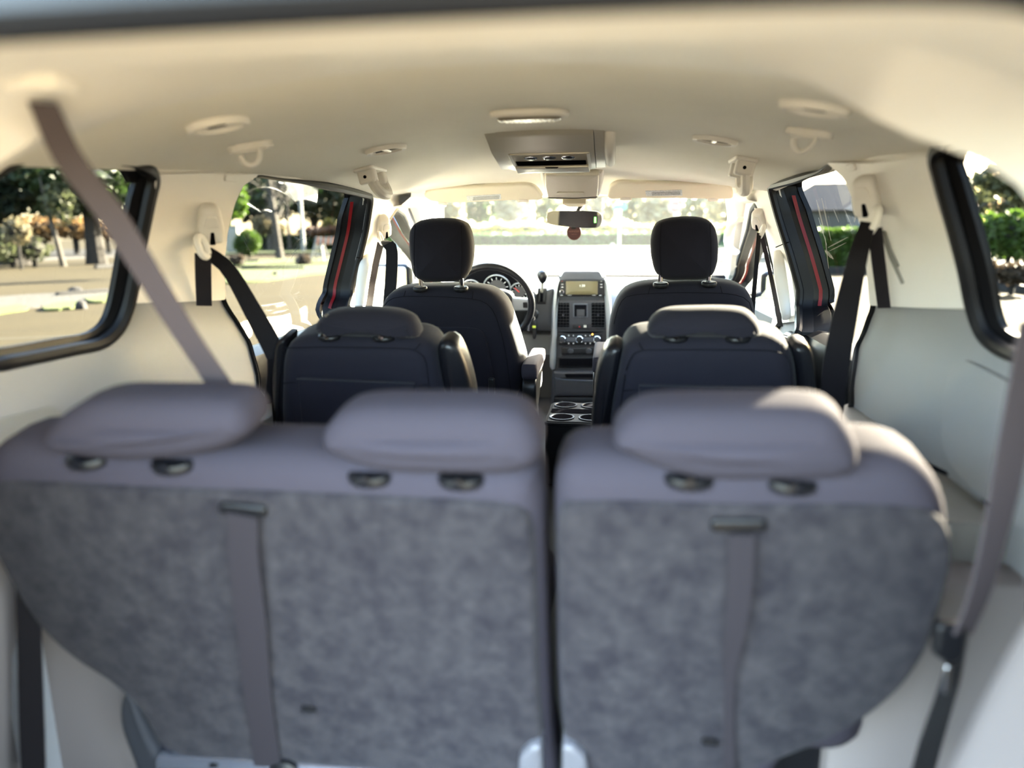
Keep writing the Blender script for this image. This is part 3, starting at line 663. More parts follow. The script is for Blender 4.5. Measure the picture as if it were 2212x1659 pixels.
t1p = front('front passenger dark cloth seat beside the centre stack',
    [(1313, 790), (1315, 720), (1325, 675), (1345, 640), (1380, 624), (1430, 619), (1530, 616), (1590, 622), (1622, 640), (1636, 680), (1641, 760), (1642, 900), (1630, 1010), (1480, 1030), (1330, 1010), (1318, 900)],
    [(1407, 545), (1409, 512), (1420, 488), (1450, 477), (1490, 474), (1525, 478), (1545, 492), (1553, 520), (1554, 560), (1546, 592), (1530, 607), (1480, 610), (1435, 608), (1418, 594), (1410, 570)],
    [(1428, 606, 626), (1534, 604, 624)],
    [(1365, 760), (1368, 720), (1385, 702), (1450, 698), (1550, 700), (1590, 710), (1600, 760), (1604, 900), (1480, 960), (1370, 900)],
    [[(1326, 700), (1340, 655), (1370, 637), (1500, 632), (1600, 640), (1625, 675), (1630, 760)], [(1400, 636), (1404, 621)], [(1560, 633), (1556, 618)]], (.18, .66))
# inboard armrests folded down
for t, xc, hh in ((t1d, None, 0), (t1p, None, 0)):
    drv = t is t1d
    near = PY(1143, 787, 2.42) if drv else PY(1297, 772, 2.46); far = PY(1163, 742, 2.78) if drv else PY(1300, 722, 2.82)
    ax = (far-near); pl = Plane(near, Vector((ax.x, ax.y, 0)), (0, 0, 1), Vector((0, 0, 1)).cross(Vector((ax.x, ax.y, 0))))
    L_ = math.hypot(ax.x, ax.y); hw = .027
    m = M(); m.cushion(pl, smoothclosed([(0, .0), (L_*.5, .004), (L_, .0), (L_+.012, -.02), (L_, -.048), (L_*.5, -.052), (.01, -.058), (-.012, -.03)], 48), -hw, hw, .014, k=4); a = m.obj('armrest', FAB2, t)
    m = M(); m.cushion(pl, smoothclosed([(.0, -.055), (L_*.6, -.052), (L_*.9, -.05), (L_*.6, -.085), (.10, -.16), (.04, -.17), (-.005, -.13)], 40), -hw*.9, hw*.9, .008, k=3); m.obj('armrest_body', BLACKP, a)
# recliner cover and buckle at the driver's inboard side
pl = Plane(PY(1140, 900, 2.50), (0, 1, 0), (0, 0, 1), (1, 0, 0))
m = M(); m.cushion(pl, smoothclosed([(-.10, -.10), (-.09, .0), (-.03, .05), (.12, .05), (.22, .0), (.22, -.10), (.05, -.16)], 40), -.02, .015, .01, k=3); m.obj('recliner_cover', DASHTOP, t1d)
m = M(); m.cushion(pl, rrect(-.05, .0, .0, .10, .012), -.015, .012, .006, k=2); m.obj('belt_buckle', BLACKP, t1d)
m = M(); m.cushion(Plane(PY(1062, 838, 2.385), (1, 0, 0), (0, 0, 1), (0, 1, 0)), rrect(-.011, .011, -.035, .035, .006), -.006, .01, .004, k=2); m.obj('pocket_clip', BLACKP, t1d)
# front floor console with cup holders
t = thing('cup_holder_console', (.05, 2.72, FLOOR), 'low black floor console with two rows of cup holders between the front seats', 'console')
top = CAM.z-.695
plc = flat((.05, 2.76, top)); 
m = M(); m.cushion(plc, rrect(-.115, .115, -.16, .16, .02, 4), -(top-FLOOR), 0, .012, k=3, bulge=0); m.obj('body', MATTE, t)
for cy, hy in ((-.095, .05), (.10, .05)):
    for cx in (-.055, .055):
        m = M(); m.lathe(plc.pt(cx, cy, .0015), (0, 0, 1), [(.047, 0), (.047, .003), (.042, .003), (.040, 0), (.034, -.0), (.001, -.0)], 28); m.obj('cup_holder', BLACKP, t)
        m = M(); m.lathe(plc.pt(cx, cy, .0022), (0, 0, 1), [(.040, 0), (.001, .0002)], 24); m.obj('cup_well', HOLE, t)
m = M(); m.cushion(plc, rrect(-.105, .105, -.03, .04, .012, 4), .0005, .002, .0006, k=1); m.obj('tray', HOLE, t)
m = M(); m.cushion(plc, rrect(-.118, .118, -.163, .163, .022, 4), -.02, -.004, .006, k=2); m.obj('rim', MATTE, t)
# ================================================================== DASHBOARD
PDc = backplane(3.70, -.35, 0)               # face of the centre stack
dash = thing('dashboard', (0, 3.95, FLOOR), 'dark grey dashboard spanning the van below the windscreen', 'dashboard')
# main body: profile (y, h) swept in x, with a hollow for the driver's knees
def sweep(par, name, mt, xs, prof, curve=.10):
    m = M(); m.rings([[Vector((x, y+(-curve*(x/.75)**2), CAM.z+h)) for y, h in prof] for x in xs], closed=False); return m.obj(name, mt, par)
xs = [-.74+i*.0925 for i in range(17)]
sweep(dash, 'dash_top', DASHTOP, xs, [(4.42, -.275), (4.25, -.268), (4.05, -.285), (3.92, -.315), (3.84, -.35), (3.80, -.40)])
sweep(dash, 'dash_face', DASH, [x for x in xs if x > .10]+[.72], [(3.802, -.398), (3.785, -.42), (3.79, -.46), (3.83, -.48), (3.80, -.50), (3.83, -.62), (4.0, -.70), (4.1, -.95)])
sweep(dash, 'dash_face', DASH, [-.74, -.6, -.5, -.4, -.3, -.2, -.12], [(3.802, -.398), (3.785, -.41), (3.79, -.46), (3.82, -.52), (4.0, -.54)])
sweep(dash, 'knee_panel', LEDGE, [-.72, -.5, -.3, -.20, -.12], [(3.86, -.525), (3.80, -.54), (3.82, -.65), (3.95, -.72), (4.1, -.95)])
sweep(dash, 'firewall', HOLE, [-.84, 0, .84], [(4.42, -.26), (4.40, -.5), (4.38, -.95)], 0)
# instrument hood and cluster
PIc = backplane(3.60, -.30, 14)
cl = cush('instrument_hood', PIc, [(985, 640), (992, 605), (1012, 583), (1045, 574), (1085, 574), (1112, 583), (1130, 600), (1146, 618), (1154, 640), (1146, 664), (1060, 676), (1000, 668)], .0, .22, .02, DASHTOP, dash, n=70, bulge=0)
o_ = cush('gauge_panel', PIc, [(995, 640), (1002, 606), (1025, 588), (1060, 582), (1100, 588), (1122, 602), (1138, 622), (1142, 652), (1060, 664), (1000, 660)], -.004, .0, .002, HOLE, cl, n=60, bulge=0)
for gx, gy, gr in ((1019, 626, 23), (1074, 622, 30), (1122, 630, 20)):
    u, v = PIc.uv(gx, gy); r = gr*3.6/1560
    m = M(); m.tube([PIc.pt(u+r*math.cos(a/24*2*math.pi), v+r*math.sin(a/24*2*math.pi), -.008) for a in range(24)], .0035, 6, closed=True); m.obj('gauge_ring', SILVER, cl)
    m = M(); m.lathe(PIc.pt(u, v, -.005), PIc.en, [(.001, 0), (r*.62, 0), (r*.62, .001)], 24); m.obj('gauge_dial', mat('gauge_face', (.035, .033, .035), .6), cl)
    m = M()
    for k in range(11):
        a = R(225-27*k); m.tube([PIc.pt(u+r*q*math.cos(a), v+r*q*math.sin(a), -.007) for q in (.66, .82)], .0012, 4)
    m.obj('gauge_marks', WHITEPRINT, cl)
    m = M(); a = R(135 if gx > 1100 else 200); m.tube([PIc.pt(u, v, -.009), PIc.pt(u+r*.7*math.cos(a), v+r*.7*math.sin(a), -.009)], .0018, 5); m.obj('needle', REDPRINT, cl)
# centre stack
cs = thing('centre_stack', (0.02, 3.75, FLOOR), 'tall dark centre stack with screen, air vents and round climate knobs', 'console')
def px(name, pts, w0, w1, r, mt, par=cs, n=None, **k):
    m = M(); o = rpoly(PDc.uvs(pts), .012 if n is None else n, 3); m.cushion(PDc, o, w0, w1, r, k=2, bulge=0, caps=(.5,), **k); return m.obj(name, mt, par)
body = px('body', [(1206, 606), (1222, 586), (1295, 586), (1308, 606), (1316, 700), (1318, 800), (1322, 905), (1188, 905), (1192, 800), (1200, 700)], .0, .10, .012, DASH, n=.02)
for pts in ([(1203, 612), (1212, 598), (1207, 640), (1203, 720), (1198, 799), (1188, 795), (1191, 720), (1194, 650)], [(1313, 612), (1305, 598), (1306, 640), (1310, 720), (1312, 799), (1322, 795), (1321, 720), (1319, 650)]):
    m = M(); m.cushion(PDc, smoothclosed(PDc.uvs(pts), 48), -.014, .10, .01, k=3, bulge=0); m.obj('side_trim', SILVER, cs)
px('hood', [(1209, 602), (1218, 585), (1296, 585), (1306, 602), (1306, 607), (1209, 607)], -.02, .1, .006, DASHTOP)
rad = px('radio', [(1207, 596), (1308, 596), (1308, 640), (1207, 640)], -.012, .02, .004, BLACKP, n=.008)
m = M(); m.cushion(PDc, rrect(*(lambda a, b: (a[0], b[0], b[1], a[1]))(PDc.uv(1223, 600), PDc.uv(1291, 636)), .003), -.0165, -.011, .002, k=2, caps=(.5,)); sc_ = m.obj('screen', SCREEN, cs)
m = M(); u, v = PDc.uv(1258, 617); m.text('1:39', PDc, u, v, .017, -.0178); m.obj('clock_digits', WHITEPRINT, sc_, ang=0)
for i, yy in enumerate((601, 607, 614, 620)):
    for xx in (1215, 1299):
        u, v = PDc.uv(xx, yy); m = M(); m.cushion(PDc, rrect(u-.008, u+.008, v-.0045, v+.0045, .0015, 2), -.015, -.011, .001, k=1, caps=(.5,)); b_ = m.obj('radio_button', DASH, cs)
        m = M(); m.box(u-.0045, u+.0045, PDc.O.y-.0156, PDc.O.y-.015, PDc.pt(u, v).z-.001, PDc.pt(u, v).z+.001, .0003); m.obj('button_mark', REDPRINT if (i == 1 and xx == 1215) else WHITEPRINT, b_)
u, v = PDc.uv(1214, 630); m = M(); m.lathe(PDc.pt(u, v, -.011), -PDc.en, [(.012, 0), (.011, .008), (.008, .009)], 20); m.obj('volume_knob', CHROME, cs)
m = M(); m.lathe(PDc.pt(u, v, -.019), -PDc.en, [(.0085, 0), (.0085, .003), (.001, .003)], 20); m.obj('knob_face', BLACKP, cs)
for xx, n_ in ((1231, .02), (1283, .018), (1297, .012), (1214, .012)):
    u, v = PDc.uv(xx, 637.5); m = M(); m.box(u-n_/2, u+n_/2, PDc.O.y-.0135, PDc.O.y-.0122, PDc.pt(u, v).z-.0008, PDc.pt(u, v).z+.0008, .0003); m.obj('small_print', WHITEPRINT, rad)
px('vent_panel', [(1201, 650), (1309, 650), (1312, 712), (1199, 712)], -.006, .02, .004, DASH, n=.006)
for x0, x1 in ((1204, 1230), (1278, 1306)):
    v_ = px('air_vent', [(x0, 654), (x1, 654), (x1, 706), (x0, 706)], -.0075, -.004, .002, HOLE, n=.004)
    a, b = PDc.uv(x0, 654), PDc.uv(x1, 706)
    for k in range(8):
        vv = b[1]+(a[1]-b[1])*(k+.5)/8
        m = M(); m.box(a[0]+.001, b[0]-.001, PDc.O.y-.012, PDc.O.y-.006, CAM.z-.35+vv-.0012, CAM.z-.35+vv+.0012, .0006); m.obj('vent_slat', RUBBER, v_)
    for k in (1, 2, 3):
        uu = a[0]+(b[0]-a[0])*k/4; m = M(); m.box(uu-.0008, uu+.0008, PDc.O.y-.009, PDc.O.y-.006, CAM.z-.35+b[1], CAM.z-.35+a[1], .0004); m.obj('vent_fin', BLACKP, v_)
    uu = (a[0]+b[0])/2; m = M(); m.box(uu-.005, uu+.005, PDc.O.y-.016, PDc.O.y-.011, CAM.z-.355+(a[1]+b[1])/2, CAM.z-.345+(a[1]+b[1])/2, .001); m.obj('vent_tab', DASH, v_)
    u, v = PDc.uv((x0+x1)/2, 709.5); m = M(); m.box(u-.014, u+.014, PDc.O.y-.0095, PDc.O.y-.006, PDc.pt(u, v).z-.0025, PDc.pt(u, v).z+.0025, .001); m.obj('vent_wheel', BLACKP, cs)
c_ = px('cubby_frame', [(1238, 655), (1270, 655), (1270, 686), (1238, 686)], -.010, -.004, .002, DASHTOP, n=.006)
px('cubby', [(1241, 658), (1267, 658), (1267, 683), (1241, 683)], -.0106, -.0095, .0004, HOLE, c_, n=.004)
px('cubby_pad', [(1246, 668), (1263, 668), (1263, 683), (1246, 683)], -.0112, -.0104, .0004, DASH, c_, n=.002)
hz = px('switch_bank', [(1237, 700), (1271, 700), (1271, 709), (1237, 709)], -.010, -.004, .002, BLACKP, n=.003)
u, v = PDc.uv(1252, 705); m = M(); m.add([PDc.pt(u-.004, v-.003, -.0108), PDc.pt(u+.004, v-.003, -.0108), PDc.pt(u, v+.004, -.0108), PDc.pt(u, v, -.0098)], [(0, 1, 2), (0, 1, 3), (1, 2, 3), (0, 2, 3)]); m.obj('hazard_mark', REDPRINT, hz)
px('switch_light', [(1261, 702), (1267, 702), (1267, 707), (1261, 707)], -.0115, -.0095, .0006, SATSIL, hz, n=.001)
px('gap', [(1206, 716), (1305, 716), (1285, 719), (1226, 719)], -.007, -.003, .001, HOLE, n=.002)
cp = px('climate_panel', [(1206, 720), (1302, 720), (1304, 745), (1206, 745)], -.010, -.002, .004, BLACKP, n=.006)
for xx in (1215, 1252, 1290):
    u, v = PDc.uv(xx, 732); k = M(); k.lathe(PDc.pt(u, v, -.010), -PDc.en, [(.0195, 0), (.0185, .012), (.0165, .014), (.0150, .013)], 28); kn = k.obj('climate_knob', CHROME, cp)
    k = M(); k.lathe(PDc.pt(u, v, -.022), -PDc.en, [(.0158, 0), (.0150, .004), (.001, .005)], 24); k.obj('knob_face', DASH if xx != 1252 else BLACKP, kn)
for xx in (1229, 1239, 1265, 1275):
    for yy in (724, 741):
        u, v = PDc.uv(xx, yy); m = M(); m.cushion(PDc, rrect(u-.008, u+.008, v-.006, v+.006, .002, 2), -.0135, -.009, .001, k=1, caps=(.5,)); b_ = m.obj('climate_button', BLACKP, cp)
        m = M(); m.cushion(PDc, ellipse(u, v, .0028, .0028, 8), -.0142, -.0132, .0003, k=1, caps=(.5,)); m.obj('button_mark', WHITEPRINT, b_)
u, v = PDc.uv(1280, 721.5); m = M(); m.lathe(PDc.pt(u, v, -.0105), -PDc.en, [(.003, 0), (.003, .0035), (.001, .0042)], 12); m.obj('indicator_lamp', AMBER, cp)
m = M(); m.cushion(PDc, rrect(*(lambda a, b: (a[0], b[0], b[1], a[1]))(PDc.uv(1224, 728), PDc.uv(1282, 738)), .003), -.0125, -.009, .001, k=1, caps=(.5,)); m.obj('display_bar', DASHTOP, cp)
rp = px('rear_climate_panel', [(1213, 749), (1296, 749), (1296, 766), (1213, 766)], -.010, -.002, .004, BLACKP, n=.005)
for xx in (1233, 1272):
    u, v = PDc.uv(xx, 757); k = M(); k.lathe(PDc.pt(u, v, -.010), -PDc.en, [(.0165, 0), (.0155, .011), (.0140, .013), (.0125, .012)], 28); kn = k.obj('climate_knob', CHROME, rp)
    k = M(); k.lathe(PDc.pt(u, v, -.021), -PDc.en, [(.0133, 0), (.0125, .003), (.001, .004)], 24); k.obj('knob_face', DASH, kn)
px('tray_frame', [(1205, 770), (1304, 770), (1306, 794), (1205, 794)], -.010, -.002, .004, BLACKP, n=.006)
px('tray_opening', [(1209, 773), (1300, 773), (1302, 790), (1209, 790)], -.0106, -.0095, .0004, HOLE, n=.004)
px('lower_lip', [(1196, 800), (1312, 800), (1312, 818), (1196, 818)], -.03, .0, .012, DASH, n=.01)
px('drawer_recess', [(1220, 805), (1300, 805), (1296, 813), (1224, 813)], -.032, -.028, .001, HOLE, n=.006)
dr = px('drawer', [(1199, 816), (1312, 818), (1312, 853), (1199, 853)], -.034, .0, .008, DASH, n=.01)
m = M(); m.tube([PDc.pt(*PDc.uv(xx, yy), -.036) for xx, yy in ((1200, 814), (1225, 818), (1270, 820), (1312, 818))], .003, 6); m.obj('drawer_lip', DASHTOP, dr)
px('lower_panel', [(1197, 856), (1314, 856), (1318, 905), (1193, 905)], -.02, .0, .006, BLACKP, n=.006)
u, v = PDc.uv(1215, 868); m = M(); m.lathe(PDc.pt(u, v, -.02), -PDc.en, [(.009, 0), (.009, .006), (.004, .007)], 16); m.obj('power_socket', CHROME, cs)
# ignition panel and gear selector
PIg = backplane(3.72, -.36, 0)
sp_ = thing('gear_selector', PIg.pt(*PIg.uv(1171, 668)), 'black gear lever with ball knob on the dash beside the wheel', 'gear lever')
o = rpoly(PIg.uvs([(1140, 640), (1196, 622), (1196, 715), (1136, 715), (1132, 690)]), .01, 3)
m = M(); m.cushion(PIg, o, -.006, .06, .006, k=2, bulge=0, caps=(.5,)); m.obj('ignition_panel', DASH, dash)
o = rpoly(PIg.uvs([(1162, 622), (1182, 622), (1180, 656), (1160, 656)]), .004, 3); m = M(); m.cushion(PIg, o, -.010, -.004, .002, k=2, bulge=0, caps=(.5,)); m.obj('gate_plate', BLACKP, sp_)
o = rpoly(PIg.uvs([(1168, 626), (1175, 626), (1173, 652), (1167, 652)]), .003, 3); m = M(); m.cushion(PIg, o, -.0112, -.0095, .0005, k=1, bulge=0, caps=(.5,)); m.obj('gate_slot', HOLE, sp_)
b0 = PIg.pt(*PIg.uv(1171, 630), -.01); b1 = PY(1172, 608, 3.60)
m = M(); m.tube([b0, b0+(b1-b0)*.5+Vector((0, -.01, 0)), b1], [.007, .007, .010], 10); m.obj('lever', SATSIL, sp_)
m = M(); m.lathe(b1-Vector((0, 0, .01)), (0, -.25, 1), [(.006, 0), (.018, .012), (.026, .032), (.027, .05), (.02, .064), (.004, .07)], 20); m.obj('knob', SATIN, sp_)
c = PIg.pt(*PIg.uv(1152, 678), -.008); m = M(); m.lathe(c, -PIg.en, [(.03, 0), (.03, .006), (.022, .012), (.018, .012), (.001, .012)], 24); m.obj('ignition_switch', BLACKP, dash)
# keys
kt = thing('key_bunch', c, 'car key with ring and black fob hanging from the ignition', 'keys')
m = M(); m.box(c.x-.004, c.x+.004, c.y-.03, c.y-.01, c.z-.012, c.z+.012, .002); m.obj('key', STEEL, kt)
m = M(); m.tube([c+Vector((.012*math.cos(a/16*6.283), -.028, -.018+.014*math.sin(a/16*6.283))) for a in range(16)], .0017, 6, closed=True); m.obj('key_ring', CHROME, kt)
m = M(); m.tube([c+Vector((-.008, -.03, -.025)), c+Vector((-.018, -.03, -.05)), c+Vector((-.022, -.03, -.085))], [.006, .007, .005], 8, flat=.4); m.obj('spare_key', STEEL, kt)
pk = backplane(c.y-.035, c.z-CAM.z, 0); pk.O.x = c.x
m = M(); m.cushion(pk, smoothclosed([(-.003, -.03), (.012, -.028), (.020, -.05), (.020, -.10), (.014, -.125), (.004, -.125), (-.002, -.10), (-.002, -.06)], 36), 0, .012, .005, k=3); m.obj('fob', BLACKP, kt)
m = M(); m.cushion(pk, rrect(.0, .018, -.068, -.056, .002), -.001, .002, .0008, k=1); m.obj('fob_band', mat('lime_band', (.55, .62, .05), .4), kt)
# steering wheel
sw = thing('steering_wheel', PY(1062, 655, 3.28), 'black leather steering wheel with silver spokes', 'steering wheel')
PS = backplane(3.28, 0, 22); PS.O = PY(1062, 655, 3.28)
r_ = .185
m = M(); m.tube([PS.pt(r_*math.cos(a/56*6.28319), r_*math.sin(a/56*6.28319)) for a in range(56)], .016, 12, closed=True); m.obj('rim', SATIN, sw)
m = M(); m.cushion(PS, smoothclosed([(-.10, .03), (-.05, .055), (.05, .055), (.10, .03), (.085, -.05), (.03, -.085), (-.03, -.085), (-.085, -.05)], 48), .0, .05, .02, k=4, bulge=.012); m.obj('hub', DASH, sw)
for a in (-4, 184, 250, 290):
    d = Vector((math.cos(R(a)), math.sin(R(a)))); e = Vector((-d.y, d.x)); h_ = .028 if a in (-4, 184) else .014
    o = [tuple(d*q+e*p) for q, p in ((.09, -h_*1.3), (.178, -h_), (.178, h_), (.09, h_*1.1))]
    m = M(); m.cushion(PS, rpoly(o, .006, 3), .004, .024, .006, k=2, bulge=0); m.obj('spoke', SILVER, sw)
    if a in (-4, 184):
        m = M(); u, v = d*.155; m.cushion(PS, rrect(u-.010, u+.010, v-.014, v+.014, .004), .0, .006, .002, k=1); m.obj('spoke_button', BLACKP, sw)
m = M(); m.tube([PS.O+Vector((0, .05, -.02)), PS.O+Vector((0, .40, -.14))], .045, 14); m.obj('column', BLACKP, sw)

# ================================================================== CEILING FITTINGS
def cplane(px_, py_):                        # plane tangent to the headliner, normal pointing down into the van
    p = PC(px_, py_); e = .01
    nx = (ZC(p.x+e, p.y)-ZC(p.x-e, p.y))/(2*e); ny = (ZC(p.x, p.y+e)-ZC(p.x, p.y-e))/(2*e)
    ex = Vector((1, 0, nx)).normalized(); n = Vector((nx, ny, -1)).normalized(); ev = n.cross(ex)
    if ev.y < 0: ev = -ev
    return Plane(p, ex, ev, n)
# dome lamp
pl = cplane(1143, 240); t = thing('dome_lamp', pl.O, 'oval dome lamp with ribbed clear lens in the middle of the headliner', 'lamp')
w_ = .083
m = M(); m.cushion(pl, [(w_*math.copysign(abs(math.cos(a))**.8, math.cos(a)), .047*math.copysign(abs(math.sin(a))**.8, math.sin(a))) for a in [i/40*6.28319 for i in range(40)]], -.004, .014, .012, k=4, bulge=0); m.obj('bezel', BEIGE, t)
m = M(); m.cushion(pl, [(.067*math.copysign(abs(math.cos(a))**.7, math.cos(a)), .032*math.copysign(abs(math.sin(a))**.7, math.sin(a))) for a in [i/40*6.28319 for i in range(40)]], .008, .020, .008, k=4, bulge=0); m.obj('lens', LENS, t)
for k in range(-5, 6):
    m = M(); m.tube([pl.pt(k*.010, -.024, .0202), pl.pt(k*.010, .024, .0202)], .0014, 5); m.obj('lens_rib', SATSIL, t)
# overhead console (rear) : wedge hanging below the headliner
t = thing('overhead_console', PC(1190, 300), 'beige overhead console with open bin and three dark reading lamps', 'overhead console')
A0, A1 = PY(1056, 288, 1.98), PY(1318, 280, 1.98); B0, B1 = PY(1118, 375, 2.22), PY(1310, 371, 2.22)
xm = (A0.x+A1.x)/2
def wedge(x0, x1, mt, name, d=0.0, par=t, r=.0):
    prof = [(1.925, .262), (1.932, .25+d), (1.96, .24+d), (2.0, .228+d), (2.035, .215+d), (2.055, .209+d), (2.14, .194+d), (2.225, .179+d), (2.25, .184+d), (2.265, .20), (2.275, .262)]
    m = M(); n = 9
    rs = [[Vector((xx, y, CAM.z+h)) for y, h in prof] for xx in [x0+(x1-x0)*i/n for i in range(n+1)]]
    m.rings(rs, closed=False); b = len(m.v); m.v += [v.copy() for v in rs[0]]+[v.copy() for v in rs[-1]]; k = len(prof)
    m.f += [tuple(range(b, b+k)), tuple(range(b+k, b+2*k))]; m.mi += [0, 0]; return m.obj(name, mt, par, ang=50)
cx0, cx1 = xm-.165, xm+.165
wedge(cx0+.032, cx1-.048, SATSIL, 'body'); wedge(cx0, cx0+.031, SATSIL, 'end_cap', .003); wedge(cx1-.046, cx1-.02, SATSIL, 'end_cap', .003)
m = M(); m.cushion(Plane((cx1-.0195, 2.1, CAM.z+.235), (0, 1, 0), (0, 0, 1), (1, 0, 0)), smoothclosed([(-.145, .03), (-.135, .0), (-.10, -.03), (-.04, -.046), (.08, -.052), (.135, -.045), (.15, .03)], 40), 0, .028, .016, k=4, bulge=0); m.obj('end_bolster', BEIGE, t)
Pb = Plane((xm-.008, 2.14, CAM.z+.1945), (1, 0, 0), (0, 1, -.176), (0, -.176, -1))
m = M(); m.cushion(Pb, rpoly([(-.112, -.085), (.112, -.085), (.112, .088), (-.112, .088)], .006, 3), -.006, .0035, .002, k=2, bulge=0, caps=(.5,)); bin_ = m.obj('bin_frame', SATSIL, t)
m = M(); m.cushion(Pb, rpoly([(-.104, -.080), (.104, -.080), (.104, .02), (-.104, .02)], .004, 3), .003, .0042, .0004, k=1, bulge=0, caps=(.5,)); m.obj('bin_shade', mat('taupe_plastic', (.25, .215, .16), .5), bin_)
m = M(); m.cushion(Pb, rpoly([(-.100, -.022), (.100, -.022), (.100, .024), (-.100, .024)], .004, 3), .0040, .005, .0004, k=1, bulge=0, caps=(.5,)); m.obj('bin_opening', HOLE, bin_)
m = M(); m.cushion(Pb, rpoly([(-.106, .024), (.106, .024), (.108, .084), (-.108, .084)], .004, 3), .003, .012, .004, k=2, bulge=0, caps=(.5,)); m.obj('bin_door', SATSIL, bin_)
m = M(); m.cushion(Pb, rpoly([(-.02, .022), (.02, .022), (.016, .030), (-.016, .030)], .002, 3), .010, .0125, .001, k=1, bulge=0, caps=(.5,)); m.obj('latch', HOLE, bin_)
for k in (-1, 0, 1):
    m = M(); m.lathe(Pb.pt(k*.052, -.056, .002), Pb.en, [(.0185, 0), (.0185, .004), (.0155, .005)], 24); lr = m.obj('lamp_ring', CHROME, t)
    m = M(); m.lathe(Pb.pt(k*.052, -.056, .0058), Pb.en, [(.0158, 0), (.012, .003), (.001, .004)], 24); m.obj('reading_lamp', LENS if 0 else BLACKP, lr)
# forward overhead console above the mirror
t = thing('sunglass_console', PC(1238, 392), 'beige overhead holder between the sun visors with a moulded pull', 'overhead console')
def cwedge(pts, w0, w1, r, mt, name, Y=2.86, rec=0, par=t, n=40, smooth=False):
    pl = backplane(Y, .10, rec); o = pl.uvs(pts); o = smoothclosed(o, n) if smooth else rpoly(o, .01, 3)
    m = M(); m.cushion(pl, o, w0, w1, r, k=3, bulge=0, caps=(.5,)); return m.obj(name, mt, par)
cwedge([(1164, 374), (1305, 374), (1303, 400), (1296, 432), (1270, 440), (1200, 440), (1178, 428), (1168, 400)], .01, .10, .02, BEIGE, 'surround', rec=48)
cwedge([(1176, 374), (1294, 374), (1293, 402), (1290, 428), (1184, 428), (1178, 402)], -.008, .1, .008, SATSIL, 'lid', rec=48)
cwedge([(1202, 411), (1263, 411), (1261, 418), (1204, 418)], -.012, -.006, .002, SATSIL, 'pull', rec=48)
m = M(); pl = backplane(2.86, .10, 48); m.tube([pl.pt(*pl.uv(x, y), -.0085) for x, y in ((1183, 423.5), (1240, 425), (1291, 422))], .0015, 5); m.obj('split_line', HOLE, t)
cwedge([(1213, 434), (1268, 434), (1256, 442), (1226, 442)], -.014, .04, .004, CREAMP, 'lamp_cover', rec=48)
# sun visors
def visor(label, pts, stick, clip, hinge):
    pl = backplane(3.02, .13, 58); t = thing('sun_visor', pl.pt(*pl.uv(*pts[0])), label, 'sun visor', 'sun visors')
    m = M(); m.cushion(pl, smoothclosed(pl.uvs(pts), 90), -.004, .018, .010, k=4, bulge=.003); m.obj('pad', CREAMP, t)
    o = pl.uvs(stick); m = M(); m.cushion(pl, rpoly(o, .002, 2), -.0085, -.006, .0004, k=1, bulge=0, caps=(.5,)); st = m.obj('warning_label', STICK, t)
    x0, x1 = stick[0][0], stick[1][0]
    for k in range(3):
        a, b = pl.uv(x0+14, stick[0][1]+3+k*2.6), pl.uv(x1-3, stick[1][1]+3+k*2.6)
        m = M(); m.tube([pl.pt(*a, -.0088), pl.pt(*b, -.0088)], .0008, 4); m.obj('print_line', DASH, st)
    c = pl.uv(*clip); m = M(); m.cushion(pl, [(c[0]+.024*math.cos(a/20*3.1416), c[1]-.006+.014*math.sin(a/20*3.1416)) for a in range(21)], -.012, .0, .004, k=2, bulge=0); m.obj('clip', BEIGE, t)
    c = pl.uv(*hinge); m = M(); m.cushion(pl, ellipse(c[0], c[1], .022, .010, 20), -.01, .012, .006, k=3, bulge=0); m.obj('pivot', BEIGE, t)
    return t
visor('cream sun visor above the steering wheel with a silver warning sticker', [(918, 425), (922, 414), (940, 409), (1020, 404), (1100, 400), (1140, 399), (1158, 406), (1172, 424), (1168, 431), (1100, 433), (1000, 437), (940, 436)], [(1008, 420), (1082, 416), (1083, 427), (1010, 431)], (1130, 430), (956, 438))
visor("cream sun visor on the passenger's side beside the overhead holder", [(1312, 424), (1318, 402), (1336, 394), (1380, 395), (1460, 397), (1540, 398), (1574, 400), (1582, 412), (1580, 428), (1500, 429), (1400, 428), (1318, 429)], [(1394, 409), (1473, 407), (1474, 419), (1396, 420)], (1352, 426), (1540, 429))
# round vents
def vent(label, px_, py_, a, b, dark, rot=0):
    pl = cplane(px_, py_); t = thing('ceiling_vent', pl.O, label, 'vent', 'round headliner vents')
    m = M(); m.lathe(pl.O-pl.en*.003, pl.en, [(a, 0), (a, .007), (a*.94, .014), (a*.76, .013), (a*.72, .006), (a*.70, .002)], 36); m.obj('bezel', BEIGE, t)
    m = M(); m.lathe(pl.O+pl.en*.001, pl.en, [(a*.69, 0), (.001, .0005)], 30); m.obj('duct', HOLE, t)
    if dark:
        for k in (-1, 0, 1):
            h = math.sqrt(max(0, 1-(k*.4)**2))*a*.66; m = M(); m.tube([pl.pt(-h, k*a*.28, .004), pl.pt(h, k*a*.28, .004)], .0018, 6); m.obj('vent_slat', BLACKP, t)
        m = M(); m.cushion(pl, rrect(-.006, .006, -a*.6, a*.6, .003), .003, .008, .002, k=1); m.obj('vent_bar', SATSIL, t)
    else:
        m = M(); m.cushion(pl, [(p, q*.8+a*.10) for p, q in ellipse(0, 0, a*.64, a*.64, 28)], .0015, .006, .003, k=2, bulge=0); m.obj('shutter', BEIGE, t)
        m = M(); m.cushion(pl, rrect(-.016, .016, -.012, -.002, .002), .0058, .0075, .0006, k=1); m.obj('slot', HOLE, t)
vent('open round headliner vent with dark slats above the driver seat back', 833, 320, .056, 0, True)
